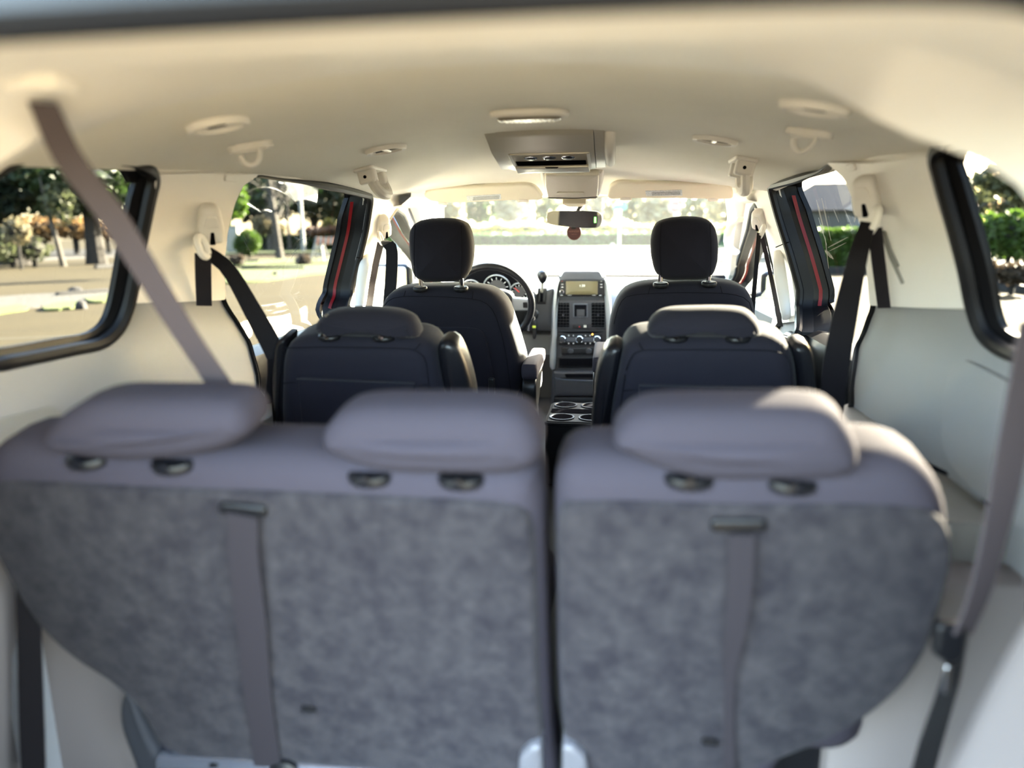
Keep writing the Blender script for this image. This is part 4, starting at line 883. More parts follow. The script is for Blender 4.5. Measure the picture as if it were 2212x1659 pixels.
vent('open round headliner vent with dark slats above the front passenger seat back', 1545, 300, .056, 0, True)
vent('closed round headliner vent near the coat hook above the driver-side quarter window', 470, 265, .052, 0, False)
vent('closed round headliner vent near the coat hook on the passenger side', 1760, 229, .052, 0, False)
# grab handles above the sliding doors
def ghandle(label, px_, py_, s, z=1.45):
    pl = cplane(px_, py_); pl = Plane(pl.O, Vector((0, 1, 0)), pl.en.cross(Vector((0, 1, 0))), pl.en)
    t = thing('grab_handle', pl.O, label, 'handle', 'folding headliner handles')
    m = M(); m.cushion(pl, rrect(-.052*z, .052*z, -.022*z, .022*z, .012), -.004, .009, .006, k=3, bulge=0); m.obj('base_plate', BEIGE, t)
    for k in (-1, 1):
        m = M(); m.cushion(pl, rrect((k*.034-.013)*z, (k*.034+.013)*z, -.016*z, .020*z, .008), .004, .032*z, .008, k=3, bulge=0); e = m.obj('hinge_block', BEIGE, t)
        m = M(); m.lathe(pl.pt((k*.034)*z-.0135*z, 0, .018*z), -pl.ex, [(.005, -.002), (.005, .0008), (.001, .001)], 10); m.obj('screw_cap', HOLE, e)
    pts = [pl.pt(u*z, v*z, w*z) for u, v, w in ((-.034, .008, .024), (-.033, .014, .044), (-.018, .018, .054), (.018, .018, .054), (.033, .014, .044), (.034, .008, .024))]
    m = M(); m.tube(smoothopen(pts, 20), .0115*z, 10); m.obj('grip', BEIGE, t)
ghandle('folding beige grab handle above the driver-side sliding door', 800, 367, -1)
ghandle('folding beige grab handle above the passenger-side sliding door', 1605, 346, 1)
# coat hooks with oval escutcheon
def hook(label, px_, py_, s):
    pl = cplane(px_, py_); a = R(35)*s; pl = Plane(pl.O, pl.ex*math.cos(a)+pl.ev*math.sin(a), pl.ev*math.cos(a)-pl.ex*math.sin(a), pl.en)
    t = thing('coat_hook', pl.O, label, 'hook', 'headliner coat hooks')
    o, i = rrect(-.045, .045, -.022, .022, .02, 6), rrect(-.036, .036, -.014, .014, .013, 6)
    m = M(); m.cushion(pl, o, -.004, .006, .005, k=3, bulge=0); m.obj('escutcheon', BEIGE, t)
    m = M(); m.frame(pl, o, i, .003, .012); m.obj('rim', BEIGE, t)
    pts = [pl.pt(.016, 0, .004), pl.pt(.014, 0, .020), pl.pt(.004, 0, .036), pl.pt(-.010, 0, .040), pl.pt(-.022, 0, .032), pl.pt(-.026, 0, .018)]
    m = M(); m.tube(smoothopen(pts, 18), .005, 10, flat=1.3); m.obj('hook', BEIGE, t)
hook('beige coat hook on an oval plate above the driver-side pillar', 540, 312, 1)
hook('beige coat hook hanging open on an oval plate above the passenger-side pillar', 1750, 282, -1)
# rear-view mirror and air freshener
PM = backplane(3.22, .05, 0); PM = Plane(PM.O-Vector((.0, 0, 0)), (.975, -.22, 0), (-.014, -.064, 1), (.22, .972, .066)); t = thing('rear_view_mirror', PM.pt(*PM.uv(1240, 452)), 'rear-view mirror on a black stem with a small green display', 'mirror')
mo = [(1184, 462), (1192, 458), (1240, 457), (1290, 459), (1299, 466), (1296, 486), (1288, 490), (1240, 489), (1190, 483), (1183, 478)]
m = M(); m.cushion(PM, smoothclosed(PM.uvs(mo), 60), 0, .03, .010, k=4, bulge=0, bulge1=.01); m.obj('housing', BLACKP, t)
a = R(7); PMg = PM.shift(-.0015)
m = M(); m.cushion(PMg, inset(smoothclosed(PM.uvs(mo), 60), .004), -.0012, .001, .0004, k=1, bulge=0, caps=(.5,)); m.obj('mirror_glass', MIRROR, t)
m = M(); u, v = PM.uv(1286, 475); m.cushion(PM, rrect(u-.004, u+.004, v-.012, v+.012, .001, 2), -.0045, -.002, .0005, k=1); m.obj('display', GREENLED, t)
m = M(); m.tube([PM.pt(*PM.uv(1243, 466), .02), PM.pt(*PM.uv(1244, 456), .035), PM.pt(*PM.uv(1244, 448), .09)], [.012, .010, .014], 12); m.obj('stem', BLACKP, t)
PA = backplane(3.24, .0, 0); c = PA.uv(1240, 502); t = thing('air_freshener', PA.pt(*PA.uv(1240, 488)), 'round maroon card air freshener hanging from the mirror', 'air freshener')
m = M(); m.cushion(PA, ellipse(c[0], c[1], .031, .033, 36), 0, .003, .001, k=2, bulge=0); m.obj('disc', mat('maroon_card', (.055, .014, .014), .6), t)
m = M(); m.tube([PA.pt(c[0]+.0305*math.cos(a/36*6.2832), c[1]+.0325*math.sin(a/36*6.2832), 0) for a in range(36)], .0012, 5, closed=True); m.obj('rim', mat('pink_rim', (.16, .06, .05), .6), t)
m = M(); m.text('WANDER', PA, c[0], c[1]+.004, .0115, -.001); m.obj('lettering', mat('pink_print', (.22, .11, .09), .6), t, ang=0)
m = M(); m.tube([PA.pt(c[0]-.012, c[1]-.008, -.0004), PA.pt(c[0]+.012, c[1]-.008, -.0004)], .0006, 4); m.obj('print_line', mat('pink_print2', (.22, .11, .09), .6), t)
m = M(); u, v = PA.uv(1239, 491); m.cushion(PA, rrect(u-.010, u+.010, v-.008, v+.008, .002), -.002, .004, .001, k=1); m.obj('clip', BLACKP, t)
m = M(); m.tube([PA.pt(c[0], c[1]+.03, .001), PM.pt(*PM.uv(1240, 484), .012)], .0012, 5); m.obj('cord', BLACKP, t)

# ================================================================== SEAT BELTS
def adjuster(par, s, pts, Ytop, off, ringc, ringr, back=False):
    ctr = [PW(a, b, s, off) for a, b in pts]; top, bot = ctr
    axis = (bot-top); L_ = axis.length; axis.normalize(); inn = Vector((-s*.62, -.78, 0)); inn = (inn-axis*inn.dot(axis)).normalized(); side = axis.cross(inn)
    pl = Plane(top, side, -axis, -inn)
    m = M(); m.cushion(pl, smoothclosed([(-.016, -L_*.0), (.016, 0), (.025, -L_*.35), (.028, -L_*.75), (.022, -L_), (-.022, -L_), (-.028, -L_*.75), (-.025, -L_*.35)], 44), -.020, .022, .014, k=4, bulge=.002); c_ = m.obj('height_adjuster', BEIGE, par)
    m = M(); m.cushion(pl, rpoly([(-.010, -L_*.16), (.010, -L_*.16), (.017, -L_*.48), (-.017, -L_*.48)], .006, 3), -.0245, -.018, .002, k=2, bulge=0, caps=(.5,)); m.obj('release_button', BEIGE, c_)
    m = M(); m.cushion(pl, rpoly([(-.004, -L_*.60), (.004, -L_*.60), (.006, -L_*.98), (-.006, -L_*.98)], .003, 2), -.0225, -.018, .001, k=1, bulge=0, caps=(.5,)); m.obj('slot', HOLE, c_)
    return c_
def dring(par, c, r, s):
    m = M(); pts = [c+Vector((.006*math.sin(a)*s, r*math.cos(a)*.75, r*math.sin(a))) for a in [i/20*6.2832 for i in range(20)]]
    m.tube(pts, .008, 8, closed=True); m.obj('belt_guide', BEIGE, par)
def belt(par, pts, width, wd, mt=WEB, name='webbing', n=24):
    m = M(); pp = smoothopen(pts, n)
    w = width if not isinstance(width, list) else [width[min(len(width)-2, int(i/n*(len(width)-1)))]+(width[min(len(width)-1, int(i/n*(len(width)-1))+1)]-width[min(len(width)-2, int(i/n*(len(width)-1)))])*((i/n*(len(width)-1))-min(len(width)-2, int(i/n*(len(width)-1)))) for i in range(n+1)]
    m.ribbon(pp, w, .001, wd); m.obj(name, mt, par)
# second row, driver's side
t = thing('seat_belt', PW(440, 650, -1), 'dark shoulder belt crossing from the pillar to the driver-side captain chair', 'seat belt', 'seat belts')
adjuster(t, -1, [(452, 446), (456, 520)], 0, .035, None, 0)
c = PW(437, 533, -1, .05); dring(t, c, .022, -1)
belt(t, [c+Vector((0, .015, -.012)), PY(492, 580, 1.55), PY(545, 670, 1.56), PY(592, 758, 1.55), PY(600, 790, 1.56), PY(592, 880, 1.62), PY(588, 1000, 1.68)], [.030, .036, .044, .046, .046, .046, .046], (.85, .40, .35))
belt(t, [c+Vector((0, 0, -.015)), PW(439, 590, -1, .045), PW(441, 660, -1, .03)], .034, (.85, .45, 0), WEB2)
# second row, passenger's side
t = thing('seat_belt', PW(1912, 660, 1), 'dark shoulder belt hanging from the passenger-side pillar behind the captain chair', 'seat belt', 'seat belts')
adjuster(t, 1, [(1866, 384), (1878, 462)], 0, .035, None, 0)
c = PW(1887, 476, 1, .05); dring(t, c, .024, 1)
belt(t, [c+Vector((-.01, 0, -.004)), PY(1852, 560, 1.50), PY(1826, 680, 1.53), PY(1806, 790, 1.56), PY(1796, 890, 1.60), PY(1790, 960, 1.64)], [.028, .036, .046, .052, .048, .046], (1, -.15, 0))
belt(t, [c+Vector((.004, 0, -.015)), PW(1897, 560, 1, .045), PW(1910, 665, 1, .03)], .026, (.9, -.35, 0), WEB2)
for (a, b, wdt) in (((1905, 500), (1950, 612), .004), ((1908, 500), (1940, 575), .003)):
    m = M(); m.tube([PW(*a, 1, .020), PW((a[0]+b[0])/2-3, (a[1]+b[1])/2, 1, .020), PW(*b, 1, .019)], wdt, 6); m.obj('scuff_groove', LEDGE, bpy.data.objects['trim_3'])
# front row
t = thing('seat_belt', PW(800, 690, -1), "slack dark belt hanging beside the driver's headrest", 'seat belt', 'seat belts')
adjuster(t, -1, [(828, 470), (830, 508)], 0, .03, None, 0)
c = PW(822, 515, -1, .04); dring(t, c, .020, -1)
belt(t, [c+Vector((.01, .02, -.008)), PY(835, 524, 2.62), PY(846, 540, 2.60), PY(845, 600, 2.58), PY(840, 660, 2.56), PY(838, 720, 2.56)], [.02, .034, .046, .046, .046, .046], (1, -.1, 0))
belt(t, [c+Vector((0, 0, -.015)), PW(806, 600, -1, .03), PW(794, 690, -1, .02)], .026, (.9, .35, 0), WEB2)
t = thing('seat_belt', PW(1690, 705, 1), "thin dark belt beside the front passenger's seat", 'seat belt', 'seat belts')
adjuster(t, 1, [(1637, 456), (1642, 492)], 0, .03, None, 0)
c = PW(1646, 500, 1, .04); dring(t, c, .020, 1)
belt(t, [c+Vector((-.01, 0, -.006)), PY(1634, 570, 2.62), PY(1628, 640, 2.62), PY(1622, 720, 2.62)], .016, (1, .3, 0))
belt(t, [c+Vector((0, 0, -.015)), PW(1666, 600, 1, .03), PW(1686, 705, 1, .02)], .016, (.9, -.3, 0), WEB2)
# third row centre belt from the headliner
t = thing('seat_belt', PC(95, 235), 'grey belt running diagonally from the headliner down behind the third row headrest', 'seat belt', 'seat belts')
belt(t, [PY(92, 222, .66), PY(150, 345, .70), PY(230, 450, .74), PY(300, 560, .78), PY(380, 690, .83), PY(460, 810, .88), PY(530, 905, .93), PY(600, 985, .97), PY(650, 1050, 1.0)], [.026, .034, .037, .036, .036, .037, .040, .045, .046], (.8, -.3, .5), WEB3, n=40)
m = M(); p = PY(92, 222, .66); m.cushion(Plane(p+Vector((0, 0, .02)), (1, 0, 0), (0, 1, 0), (0, 0, 1)), rrect(-.03, .03, -.02, .02, .01), -.012, .012, .006, k=2); m.obj('anchor_cover', BEIGE, t)
# third row, passenger's side with buckle
t = thing('seat_belt', PY(2050, 1659, .82), 'brown-grey belt with black buckle beside the sunlit rear seat shoulder', 'seat belt', 'seat belts')
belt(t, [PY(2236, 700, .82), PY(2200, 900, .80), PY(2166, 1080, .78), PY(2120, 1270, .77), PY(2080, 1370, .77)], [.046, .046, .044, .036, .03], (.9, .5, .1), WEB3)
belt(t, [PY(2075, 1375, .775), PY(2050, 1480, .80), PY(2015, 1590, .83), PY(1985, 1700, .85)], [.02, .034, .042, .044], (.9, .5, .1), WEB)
pl = backplane(.765, 0, 0); pl.O = PY(2052, 1392, .765)
m = M(); m.cushion(pl, rpoly([(-.014, .022), (.016, .024), (.018, -.018), (.006, -.028), (-.014, -.016)], .006, 3), 0, .016, .006, k=3); m.obj('buckle', BLACKP, t)
m = M(); m.cushion(pl, rrect(.0, .006, -.062, -.028, .002), .002, .006, .001, k=1); m.obj('tongue', CHROME, t)
# third row, driver's side
t = thing('seat_belt', PY(70, 1640, .86), 'black belt hanging straight down beside the wide rear seat', 'seat belt', 'seat belts')
belt(t, [PY(60, 1240, .86), PY(64, 1400, .86), PY(68, 1540, .86), PY(74, 1720, .86)], [.042, .044, .047, .046], (1, -.1, 0), WEB)
# ================================================================== OUTSIDE
ASPH = mat('asphalt', (.041, .034, .0195), .95, (6, .3, .02), (.35, (.032, .027, .0165), .35, .7), spec=.08)
GRASS = mat('short_grass', (.034, .058, .006), .9, (30, .8, .05), (1.2, (.062, .064, .012), .4, .7))
SOIL = mat('bark_soil', (.0085, .0072, .0055), .95, (20, .6, .03))
GRAVEL = mat('pale_gravel', (.040, .038, .031), .9, (14, 1, .05), (9, (.014, .0135, .012), .42, .58))
CONC = mat('concrete', (.12, .11, .095), .85, (20, .4, .01)); DKCONC = mat('dark_concrete', (.009, .009, .010), .85, (20, .4, .01))
BARK = mat('bark', (.016, .0135, .011), .95, (12, .9, .03)); PALEBARK = mat('pale_bark', (.042, .037, .030), .9, (12, .9, .03))
def leafmat(n, c, tr=.3):
    c = tuple(x*.32 for x in c)
    m = mat(n, c, .6, var=(.8, tuple(min(1, x*1.7) for x in c), .35, .7)); t = m.node_tree; b = t.nodes['Principled BSDF']
    tl = t.nodes.new('ShaderNodeBsdfTranslucent'); tl.inputs[0].default_value = (*[min(1, x*2.2) for x in c], 1); mx = t.nodes.new('ShaderNodeMixShader'); mx.inputs[0].default_value = tr
    o = t.nodes['Material Output']; t.links.new(b.outputs[0], mx.inputs[1]); t.links.new(tl.outputs[0], mx.inputs[2]); t.links.new(mx.outputs[0], o.inputs[0]); return m
PINE = leafmat('pine_needles', (.018, .04, .012)); FIR = leafmat('fir_needles', (.045, .085, .018)); LEAF = leafmat('green_leaves', (.10, .19, .02)); HEDGE = leafmat('hedge_leaves', (.06, .12, .018))
YEL = leafmat('yellow_shrub_leaves', (.42, .36, .07)); DRY = leafmat('dry_grass', (.40, .24, .09)); PALE = leafmat('pale_twigs', (.30, .26, .15)); GREYG = leafmat('grey_green_leaves', (.13, .15, .07))
WHITE = mat('white_paint', (.22, .22, .21), .5); ORANGE = mat('orange_plastic', (.45, .09, .01), .5); POLE = mat('galvanised_pole', (.16, .17, .17), .5)
g = M(); g.sheet([(-160, -60), (160, -60), (160, 240), (-160, 240)], [], lambda u, v, w: Vector((u, v, 0)), 40)
o = g.obj('ground', ASPH); struct(o); tag(o, 'sunlit asphalt of the car park and street')
rng = random.Random(3)
def gpatch(name, pts, mt, h=.02, lab=None):
    o_ = smoothclosed([(p.x, p.y) for p in (PZ(a, b, 0) for a, b in pts)], 40); m = M()
    m.sheet(o_, [], lambda u, v, w: Vector((u, v, h+w)), 3, rim=-h-.01); o = m.obj(name, mt); struct(o); tag(o, lab); return o
def leaves(m, blobs, n, size, flat_=.0):
    tot = sum(r[0]*r[1]*r[2] for c, r in blobs) or 1
    for c, r in blobs:
        for _ in range(max(20, int(n*r[0]*r[1]*r[2]/tot))):
            while 1:
                q = Vector((rng.uniform(-1, 1), rng.uniform(-1, 1), rng.uniform(-1, 1)))
                if .25 < q.length < 1: break
            q = q*(q.length**-.3); p = c+Vector((q.x*r[0], q.y*r[1], q.z*r[2]))
            a = Vector((rng.gauss(0, 1), rng.gauss(0, 1), rng.gauss(0, .6))).normalized(); b = a.orthogonal().normalized(); b.rotate(Quaternion(a, rng.random()*6.28)); s = size*rng.uniform(.5, 1.3)
            m.add([p-a*s, p+b*s*.5, p+a*s, p-b*s*.5], [(0, 1, 2, 3)])
def branches(m, p, d, L_, r, depth, spread=.6):
    q = p+d*L_*.5+Vector((rng.gauss(0, .05), rng.gauss(0, .05), 0))*L_; e = q+d*L_*.5+Vector((rng.gauss(0, .1), rng.gauss(0, .1), 0))*L_
    m.tube([p, q, e], [r, r*.85, r*.65], 6 if depth > 1 else 4)
    if depth:
        for _ in range(rng.choice((2, 3, 3))):
            nd = (d+Vector((rng.gauss(0, spread), rng.gauss(0, spread), rng.gauss(.1, spread*.5)))).normalized()
            branches(m, e if rng.random() < .6 else q, nd, L_*rng.uniform(.6, .8), r*.58, depth-1, spread)
def blobpx(lst, dist): 
    k = dist/FPX; return [(PD(x, y, dist), (rx*k, rx*k*.8, ry*k)) for x, y, rx, ry in lst]
def tree(label, base, dist, trunk_px, blobs, mt, n=1800, size=.3, bark=BARK, top=None, bare=0, group=None, lean=0):
    b = PD(base[0], base[1], dist); b.z = 0; k = dist/FPX; r = trunk_px*k/2
    t = thing('tree', b, label, 'tree', group)
    H = PD(base[0], top if top is not None else min(y for _, y, _, _ in blobs), dist).z
    m = M(); m.tube(smoothopen([b-Vector((0, 0, .1)), b+Vector((lean*.3, 0, H*.3)), b+Vector((lean*.7, 0, H*.65)), b+Vector((lean, 0, H))], 8), [r*1.35, r*1.1, r, r*.95, r*.9, r*.8, r*.6, r*.45, r*.2], 9); m.obj('trunk', bark, t)
    if blobs:
        m = M(); leaves(m, blobpx(blobs, dist), n, size); m.obj('crown', mt, t, ang=0, recalc=False)
    if bare:
        m = M()
        for i in range(bare): branches(m, b+Vector((lean*(.3+.6*i/bare), 0, H*(.35+.6*i/bare))), Vector((rng.gauss(0, .7), rng.gauss(0, .7), .7)).normalized(), H*.22, r*.4, 3)
        m.obj('branch', bark, t, ang=0, recalc=False)
    return t
def bush(name, label, cat, blobs, dist, mt, n=700, size=.12, group=None):
    bl = blobpx(blobs, dist); c = bl[0][0].copy(); c.z = 0; t = thing(name, c, label, cat, group)
    m = M()
    for q, r in bl:
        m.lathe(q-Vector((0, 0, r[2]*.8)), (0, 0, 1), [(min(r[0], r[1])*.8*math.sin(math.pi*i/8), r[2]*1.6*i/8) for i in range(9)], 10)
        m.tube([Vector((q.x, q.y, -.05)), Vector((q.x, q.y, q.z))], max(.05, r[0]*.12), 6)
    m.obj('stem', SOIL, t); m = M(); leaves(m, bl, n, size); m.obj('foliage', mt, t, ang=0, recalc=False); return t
def hedge(label, a, b, depth, h, mt, n=2500, size=.13, h0=0):
    a, b = PZ(*a, 0), PZ(*b, 0); ax = (b-a); L_ = ax.length; ax.normalize(); nn = Vector((-ax.y, ax.x, 0)); nn = nn if nn.y > 0 else -nn
    t = thing('hedge', (a+b)/2, label, 'hedge'); pl = Plane(a, ax, Vector((0, 0, 1)), nn)
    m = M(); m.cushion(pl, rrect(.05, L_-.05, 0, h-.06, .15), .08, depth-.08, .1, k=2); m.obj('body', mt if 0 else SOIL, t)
    m = M()
    for _ in range(n):
        f = rng.random(); u = rng.uniform(0, L_)
        if f < .6: p = pl.pt(u, rng.uniform(.05, h), rng.uniform(-.05, .12))
        else: p = pl.pt(u, h+rng.uniform(-.1, .08), rng.uniform(0, depth))
        a_ = Vector((rng.gauss(0, 1), rng.gauss(0, 1), rng.gauss(0, .7))).normalized(); b_ = a_.orthogonal().normalized(); b_.rotate(Quaternion(a_, rng.random()*6.28)); s = size*rng.uniform(.6, 1.3)
        m.add([p-a_*s, p+b_*s*.6, p+a_*s, p-b_*s*.6], [(0, 1, 2, 3)])
    m.obj('foliage', mt, t, ang=0, recalc=False); return t
def post_(name, label, cat, base, top_y, wpx, dist, mt):
    b = PD(base[0], base[1], dist); b.z = 0; H = PD(base[0], top_y, dist).z; r = wpx*dist/FPX/2
    m = M(); m.tube([b, b+Vector((0, 0, H*.5)), b+Vector((0, 0, H))], [r*1.3, r, r*.8], 10); return m.obj(name, mt, props=dict(label=label, cat=cat))

# ---------- ground surfaces
gpatch('planting_bed', [(-260, 590), (-120, 572), (60, 562), (180, 556), (262, 552), (262, 541), (100, 541), (-120, 543), (-300, 548)], SOIL, .08, 'dark bark planting bed along the trees')
gpatch('grass_verge', [(470, 551), (560, 549), (700, 547), (900, 546), (900, 541), (700, 542), (560, 543), (470, 544)], GRASS, .10, 'bright grass verge in front of the hedge')
gpatch('grass_island', [(478, 590), (540, 582), (640, 576), (740, 572), (740, 586), (640, 598), (560, 610), (480, 614)], GRASS, .06, 'grass island with wheel stops in the car park')
gpatch('grass_island', [(498, 566), (560, 563), (700, 560), (745, 560), (745, 567), (640, 572), (520, 577), (490, 574)], GRASS, .07, 'narrow grass island nearer the street')
gpatch('gravel_strip', [(-120, 655), (40, 640), (150, 634), (240, 630), (300, 626), (300, 640), (200, 652), (60, 668), (-120, 690)], GRAVEL, .03, 'pale gravel strip seen through the driver-side quarter window')
gpatch('grass_patch', [(95, 668), (120, 660), (170, 655), (172, 664), (130, 672), (100, 673)], GRASS, .05, 'small bright grass patch beside the gravel')
gpatch('grass_patch', [(-120, 690), (-20, 670), (40, 664), (60, 670), (0, 680), (-100, 702)], GRASS, .05, 'bright grass patch at the gravel edge')
gpatch('grass_patch', [(190, 647), (300, 634), (300, 642), (215, 656)], GRASS, .05, 'thin grass patch behind the small boulder')
gpatch('grass_verge', [(1790, 574), (1815, 562), (1850, 556), (1920, 556), (1980, 565), (1960, 580), (1880, 586), (1800, 585)], GRASS, .25, 'bright grass mound below the passenger-side hedge')
gpatch('planting_bed', [(2070, 612), (2140, 618), (2300, 640), (2400, 610), (2300, 560), (2140, 560), (2060, 575)], SOIL, .12, 'dark planting bed outside the passenger-side quarter window')
gpatch('grass_verge', [(2080, 606), (2130, 612), (2150, 602), (2120, 590), (2080, 588)], GRASS, .16, 'grass patch on the planting bed edge')
gpatch('grass_verge', [(800, 520.5), (1100, 520), (1500, 520), (1800, 521), (1800, 532), (1500, 536), (1100, 536), (800, 536)], GRASS, .10, 'grass verge beyond the street ahead')
WLINE = mat('worn_white_line', (.06, .055, .042), .9, spec=.1)
for i, (a, b) in enumerate((((475, 641), (720, 641)), ((470, 676), (735, 676)), ((-60, 735), (190, 725)), ((2150, 665), (2330, 700)), ((1900, 605), (1790, 604)))):
    p, q = PZ(*a, 0), PZ(*b, 0); d = (q-p).normalized()*.0; s_ = Vector((-(q-p).y, (q-p).x, 0)).normalized()*.05
    m = M(); m.add([p-s_, q-s_, q+s_, p+s_]+[x+Vector((0, 0, .004)) for x in (p-s_, q-s_, q+s_, p+s_)], [(4, 5, 6, 7), (0, 1, 5, 4), (1, 2, 6, 5), (2, 3, 7, 6), (3, 0, 4, 7)]); o = m.obj('parking_line', WLINE); struct(o)
# kerbs
def kerb(pts, h, wd, mt, lab):
    pp = [PZ(*p, 0) for p in pts]; m = M(); m.ribbon([p+Vector((0, 0, h/2)) for p in pp], wd, h/2, (pp[-1]-pp[0]).cross(Vector((0, 0, 1)))); o = m.obj('kerb', mt); struct(o); tag(o, lab)
kerb([(-260, 592), (-100, 575), (60, 565), (262, 555)], .16, .2, DKCONC, 'dark kerb in front of the planting bed')
kerb([(470, 553), (600, 551.5), (760, 549.5)], .15, .25, DKCONC, 'dark kerb along the grass verge')
kerb([(2050, 610), (2140, 622), (2260, 640), (2420, 668)], .16, .18, DKCONC, 'dark kerb outside the passenger-side quarter window')
kerb([(1780, 592), (1850, 591), (1990, 590)], .2, .2, DKCONC, 'dark kerb below the grass mound')
kerb([(700, 537), (1000, 538), (1700, 538)], .15, .3, DKCONC, 'kerb across the street ahead')
# wheel stops and stones
def wheelstop(label, a, b, h=.14, mt=DKCONC):
    p, q = PZ(*a, 0), PZ(*b, 0); ax = q-p; L_ = ax.length; pl = Plane(p, ax, (0, 0, 1), ax.cross(Vector((0, 0, 1))))
    m = M(); m.cushion(pl, rpoly([(0, 0), (L_, 0), (L_-.04, h), (.04, h)], .02, 2), -.07, .07, .025, k=2); m.obj('wheel_stop', mt, props=dict(label=label, cat='wheel stop', group='concrete wheel stops'))
wheelstop('dark wheel stop near the orange delineator', (205, 581), (258, 578), .16)
wheelstop('dark wheel stop lying behind the small boulder', (120, 641), (240, 632), .10)
wheelstop('long dark wheel stop on the grass island', (520, 585), (660, 583), .14)
wheelstop('wheel stop behind the brown shrub near the street', (532, 569), (560, 568), .16)
def stone(label, c, w, h):
    p = PZ(*c, 0); k = (p-CAM).length/FPX; m = M()
    m.lathe(p, (0, 0, 1), [(w*k*.5, 0), (w*k*.52, h*k*.3), (w*k*.45, h*k*.75), (w*k*.2, h*k), (.01, h*k*1.01)], 9)
    for v in m.v: v += Vector((rng.gauss(0, 1), rng.gauss(0, 1), 0))*w*k*.04
    m.obj('boulder', DKCONC, props=dict(label=label, cat='stone', group='small boulders'))
stone('small dark boulder on the gravel strip', (164, 636), 24, 14); stone('small dark boulder beside the bright grass patch', (176, 668), 19, 16); stone('small dark boulder in front of the long wheel stop', (596, 597), 12, 10)

# ---------- driver's side
tree('thick dark conifer with drooping branches beyond the planting bed', (26, 548), 42, 46, [(20, 400, 90, 45), (-70, 420, 90, 60), (70, 420, 60, 40), (-20, 350, 110, 40)], PINE, 3200, .28, top=300)
tree('conifer with sunlit trunk standing beside the orange delineator', (206, 546), 40, 30, [(200, 415, 90, 45), (150, 380, 100, 40), (255, 395, 60, 60), (120, 440, 40, 25), (280, 440, 40, 40)], FIR, 4200, .22, top=320)
tree('thin young tree between the two conifers', (134, 548), 38, 9, [(128, 440, 30, 40)], GREYG, 300, .16, PALEBARK, top=380, lean=-.6)
bush('shrub', 'dark shrub under the thick conifer', 'shrub', [(-30, 530, 60, 32), (70, 536, 34, 24), (20, 525, 30, 30)], 38, GREYG, 1500, .14)
bush('ornamental_grass', 'pale twiggy shrub in front of the thick conifer', 'shrub', [(35, 500, 24, 24)], 36, PALE, 260, .16)
bush('dry_grass', 'orange dry grass bank between the conifers', 'grass', [(90, 492, 50, 22), (160, 494, 44, 20), (30, 490, 50, 22), (230, 495, 40, 18)], 60, DRY, 2600, .22)
# delineator
d_ = 40; b = PD(193, 543, d_); b.z = 0; t = thing('delineator', b, 'orange traffic delineator with white bands beside the tree trunk', 'traffic delineator')
for i, (h0, h1, r_0, mt) in enumerate(((0, .10, .24, SOIL), (.10, .42, .17, ORANGE), (.42, .56, .155, WHITE), (.56, .74, .145, ORANGE), (.74, .86, .135, WHITE), (.86, 1.15, .12, ORANGE))):
    m = M(); m.lathe(b, (0, 0, 1), [(r_0, h0), (r_0*.95, h1)], 14); m.obj('base' if i == 0 else 'band', mt, t)
# utility box
p = PZ(503, 549, 0); t = thing('utility_box', p, 'pale utility cabinet beside the round green bush', 'cabinet'); k = (p-CAM).length/FPX
m = M(); m.box(p.x-13*k, p.x+13*k, p.y, p.y+.7, 0, 54*k, .03); m.obj('body', mat('pale_cabinet', (.2, .2, .17), .6), t)
m = M(); m.box(p.x-14*k, p.x+14*k, p.y-.04, p.y+.74, 53*k, 56*k, .02); m.obj('lid', POLE, t)
m = M(); m.box(p.x-10*k, p.x+10*k, p.y-.02, p.y+.01, 4*k, 48*k, .01); m.obj('door', mat('pale_cabinet_door', (.22, .22, .19), .6), t)
bush('bush', 'round bright green bush beside the utility cabinet', 'bush', [(536, 523, 26, 25), (520, 528, 16, 18)], 44, LEAF, 1300, .13)
hedge('clipped dark hedge behind the bare tree', (552, 543), (770, 540), 1.2, 1.15, HEDGE, 3200, .13)
tree('tall bare tree with twisted branches in front of the hedge', (604, 543), 43, 14, [], None, bark=PALEBARK, top=330, bare=9, lean=-.4)
tree('grey trunk behind the bare tree', (585, 508), 60, 16, [(580, 400, 60, 50)], PINE, 900, .3, PALEBARK, top=350)
tree('slender bare tree beside the lamp post', (624, 505), 58, 6, [], None, bark=PALEBARK, top=395, bare=7)
post_('lamp_post', 'pale lamp post behind the hedge', 'lamp post', (654, 510), 300, 7, 55, POLE)
tree('dark conifer closing the view behind the bare tree', (560, 500), 75, 22, [(550, 430, 60, 50), (600, 410, 60, 60), (520, 400, 50, 60), (570, 465, 30, 18), (645, 400, 45, 50)], PINE, 3000, .42, top=330)
tree('dark tree behind the lamp post', (680, 500), 78, 16, [(690, 430, 60, 50), (740, 420, 60, 55), (660, 395, 50, 40)], leafmat('olive_needles', (.06, .075, .03)), 3000, .42, top=330)
tree('leafy tree with an ivy-covered trunk next to the pillar', (478, 568), 27, 12, [(505, 430, 26, 40), (480, 400, 40, 40), (470, 460, 30, 30)], LEAF, 1600, .14, GREYG if 0 else BARK, top=380)
bush('shrub', 'pale round shrub behind the clipped hedge', 'shrub', [(566, 488, 20, 20), (595, 494, 20, 14)], 60, PALE, 700, .2)
bush('hedge', 'reddish low hedge strip behind the clipped hedge near the barricade', 'hedge', [(680, 500, 36, 10), (730, 498, 30, 10)], 58, leafmat('rust_twigs', (.25, .13, .07)), 700, .2)
bush('shrub', 'yellow-green round shrub beyond the barricade', 'shrub', [(712, 486, 18, 14)], 62, YEL, 300, .2)
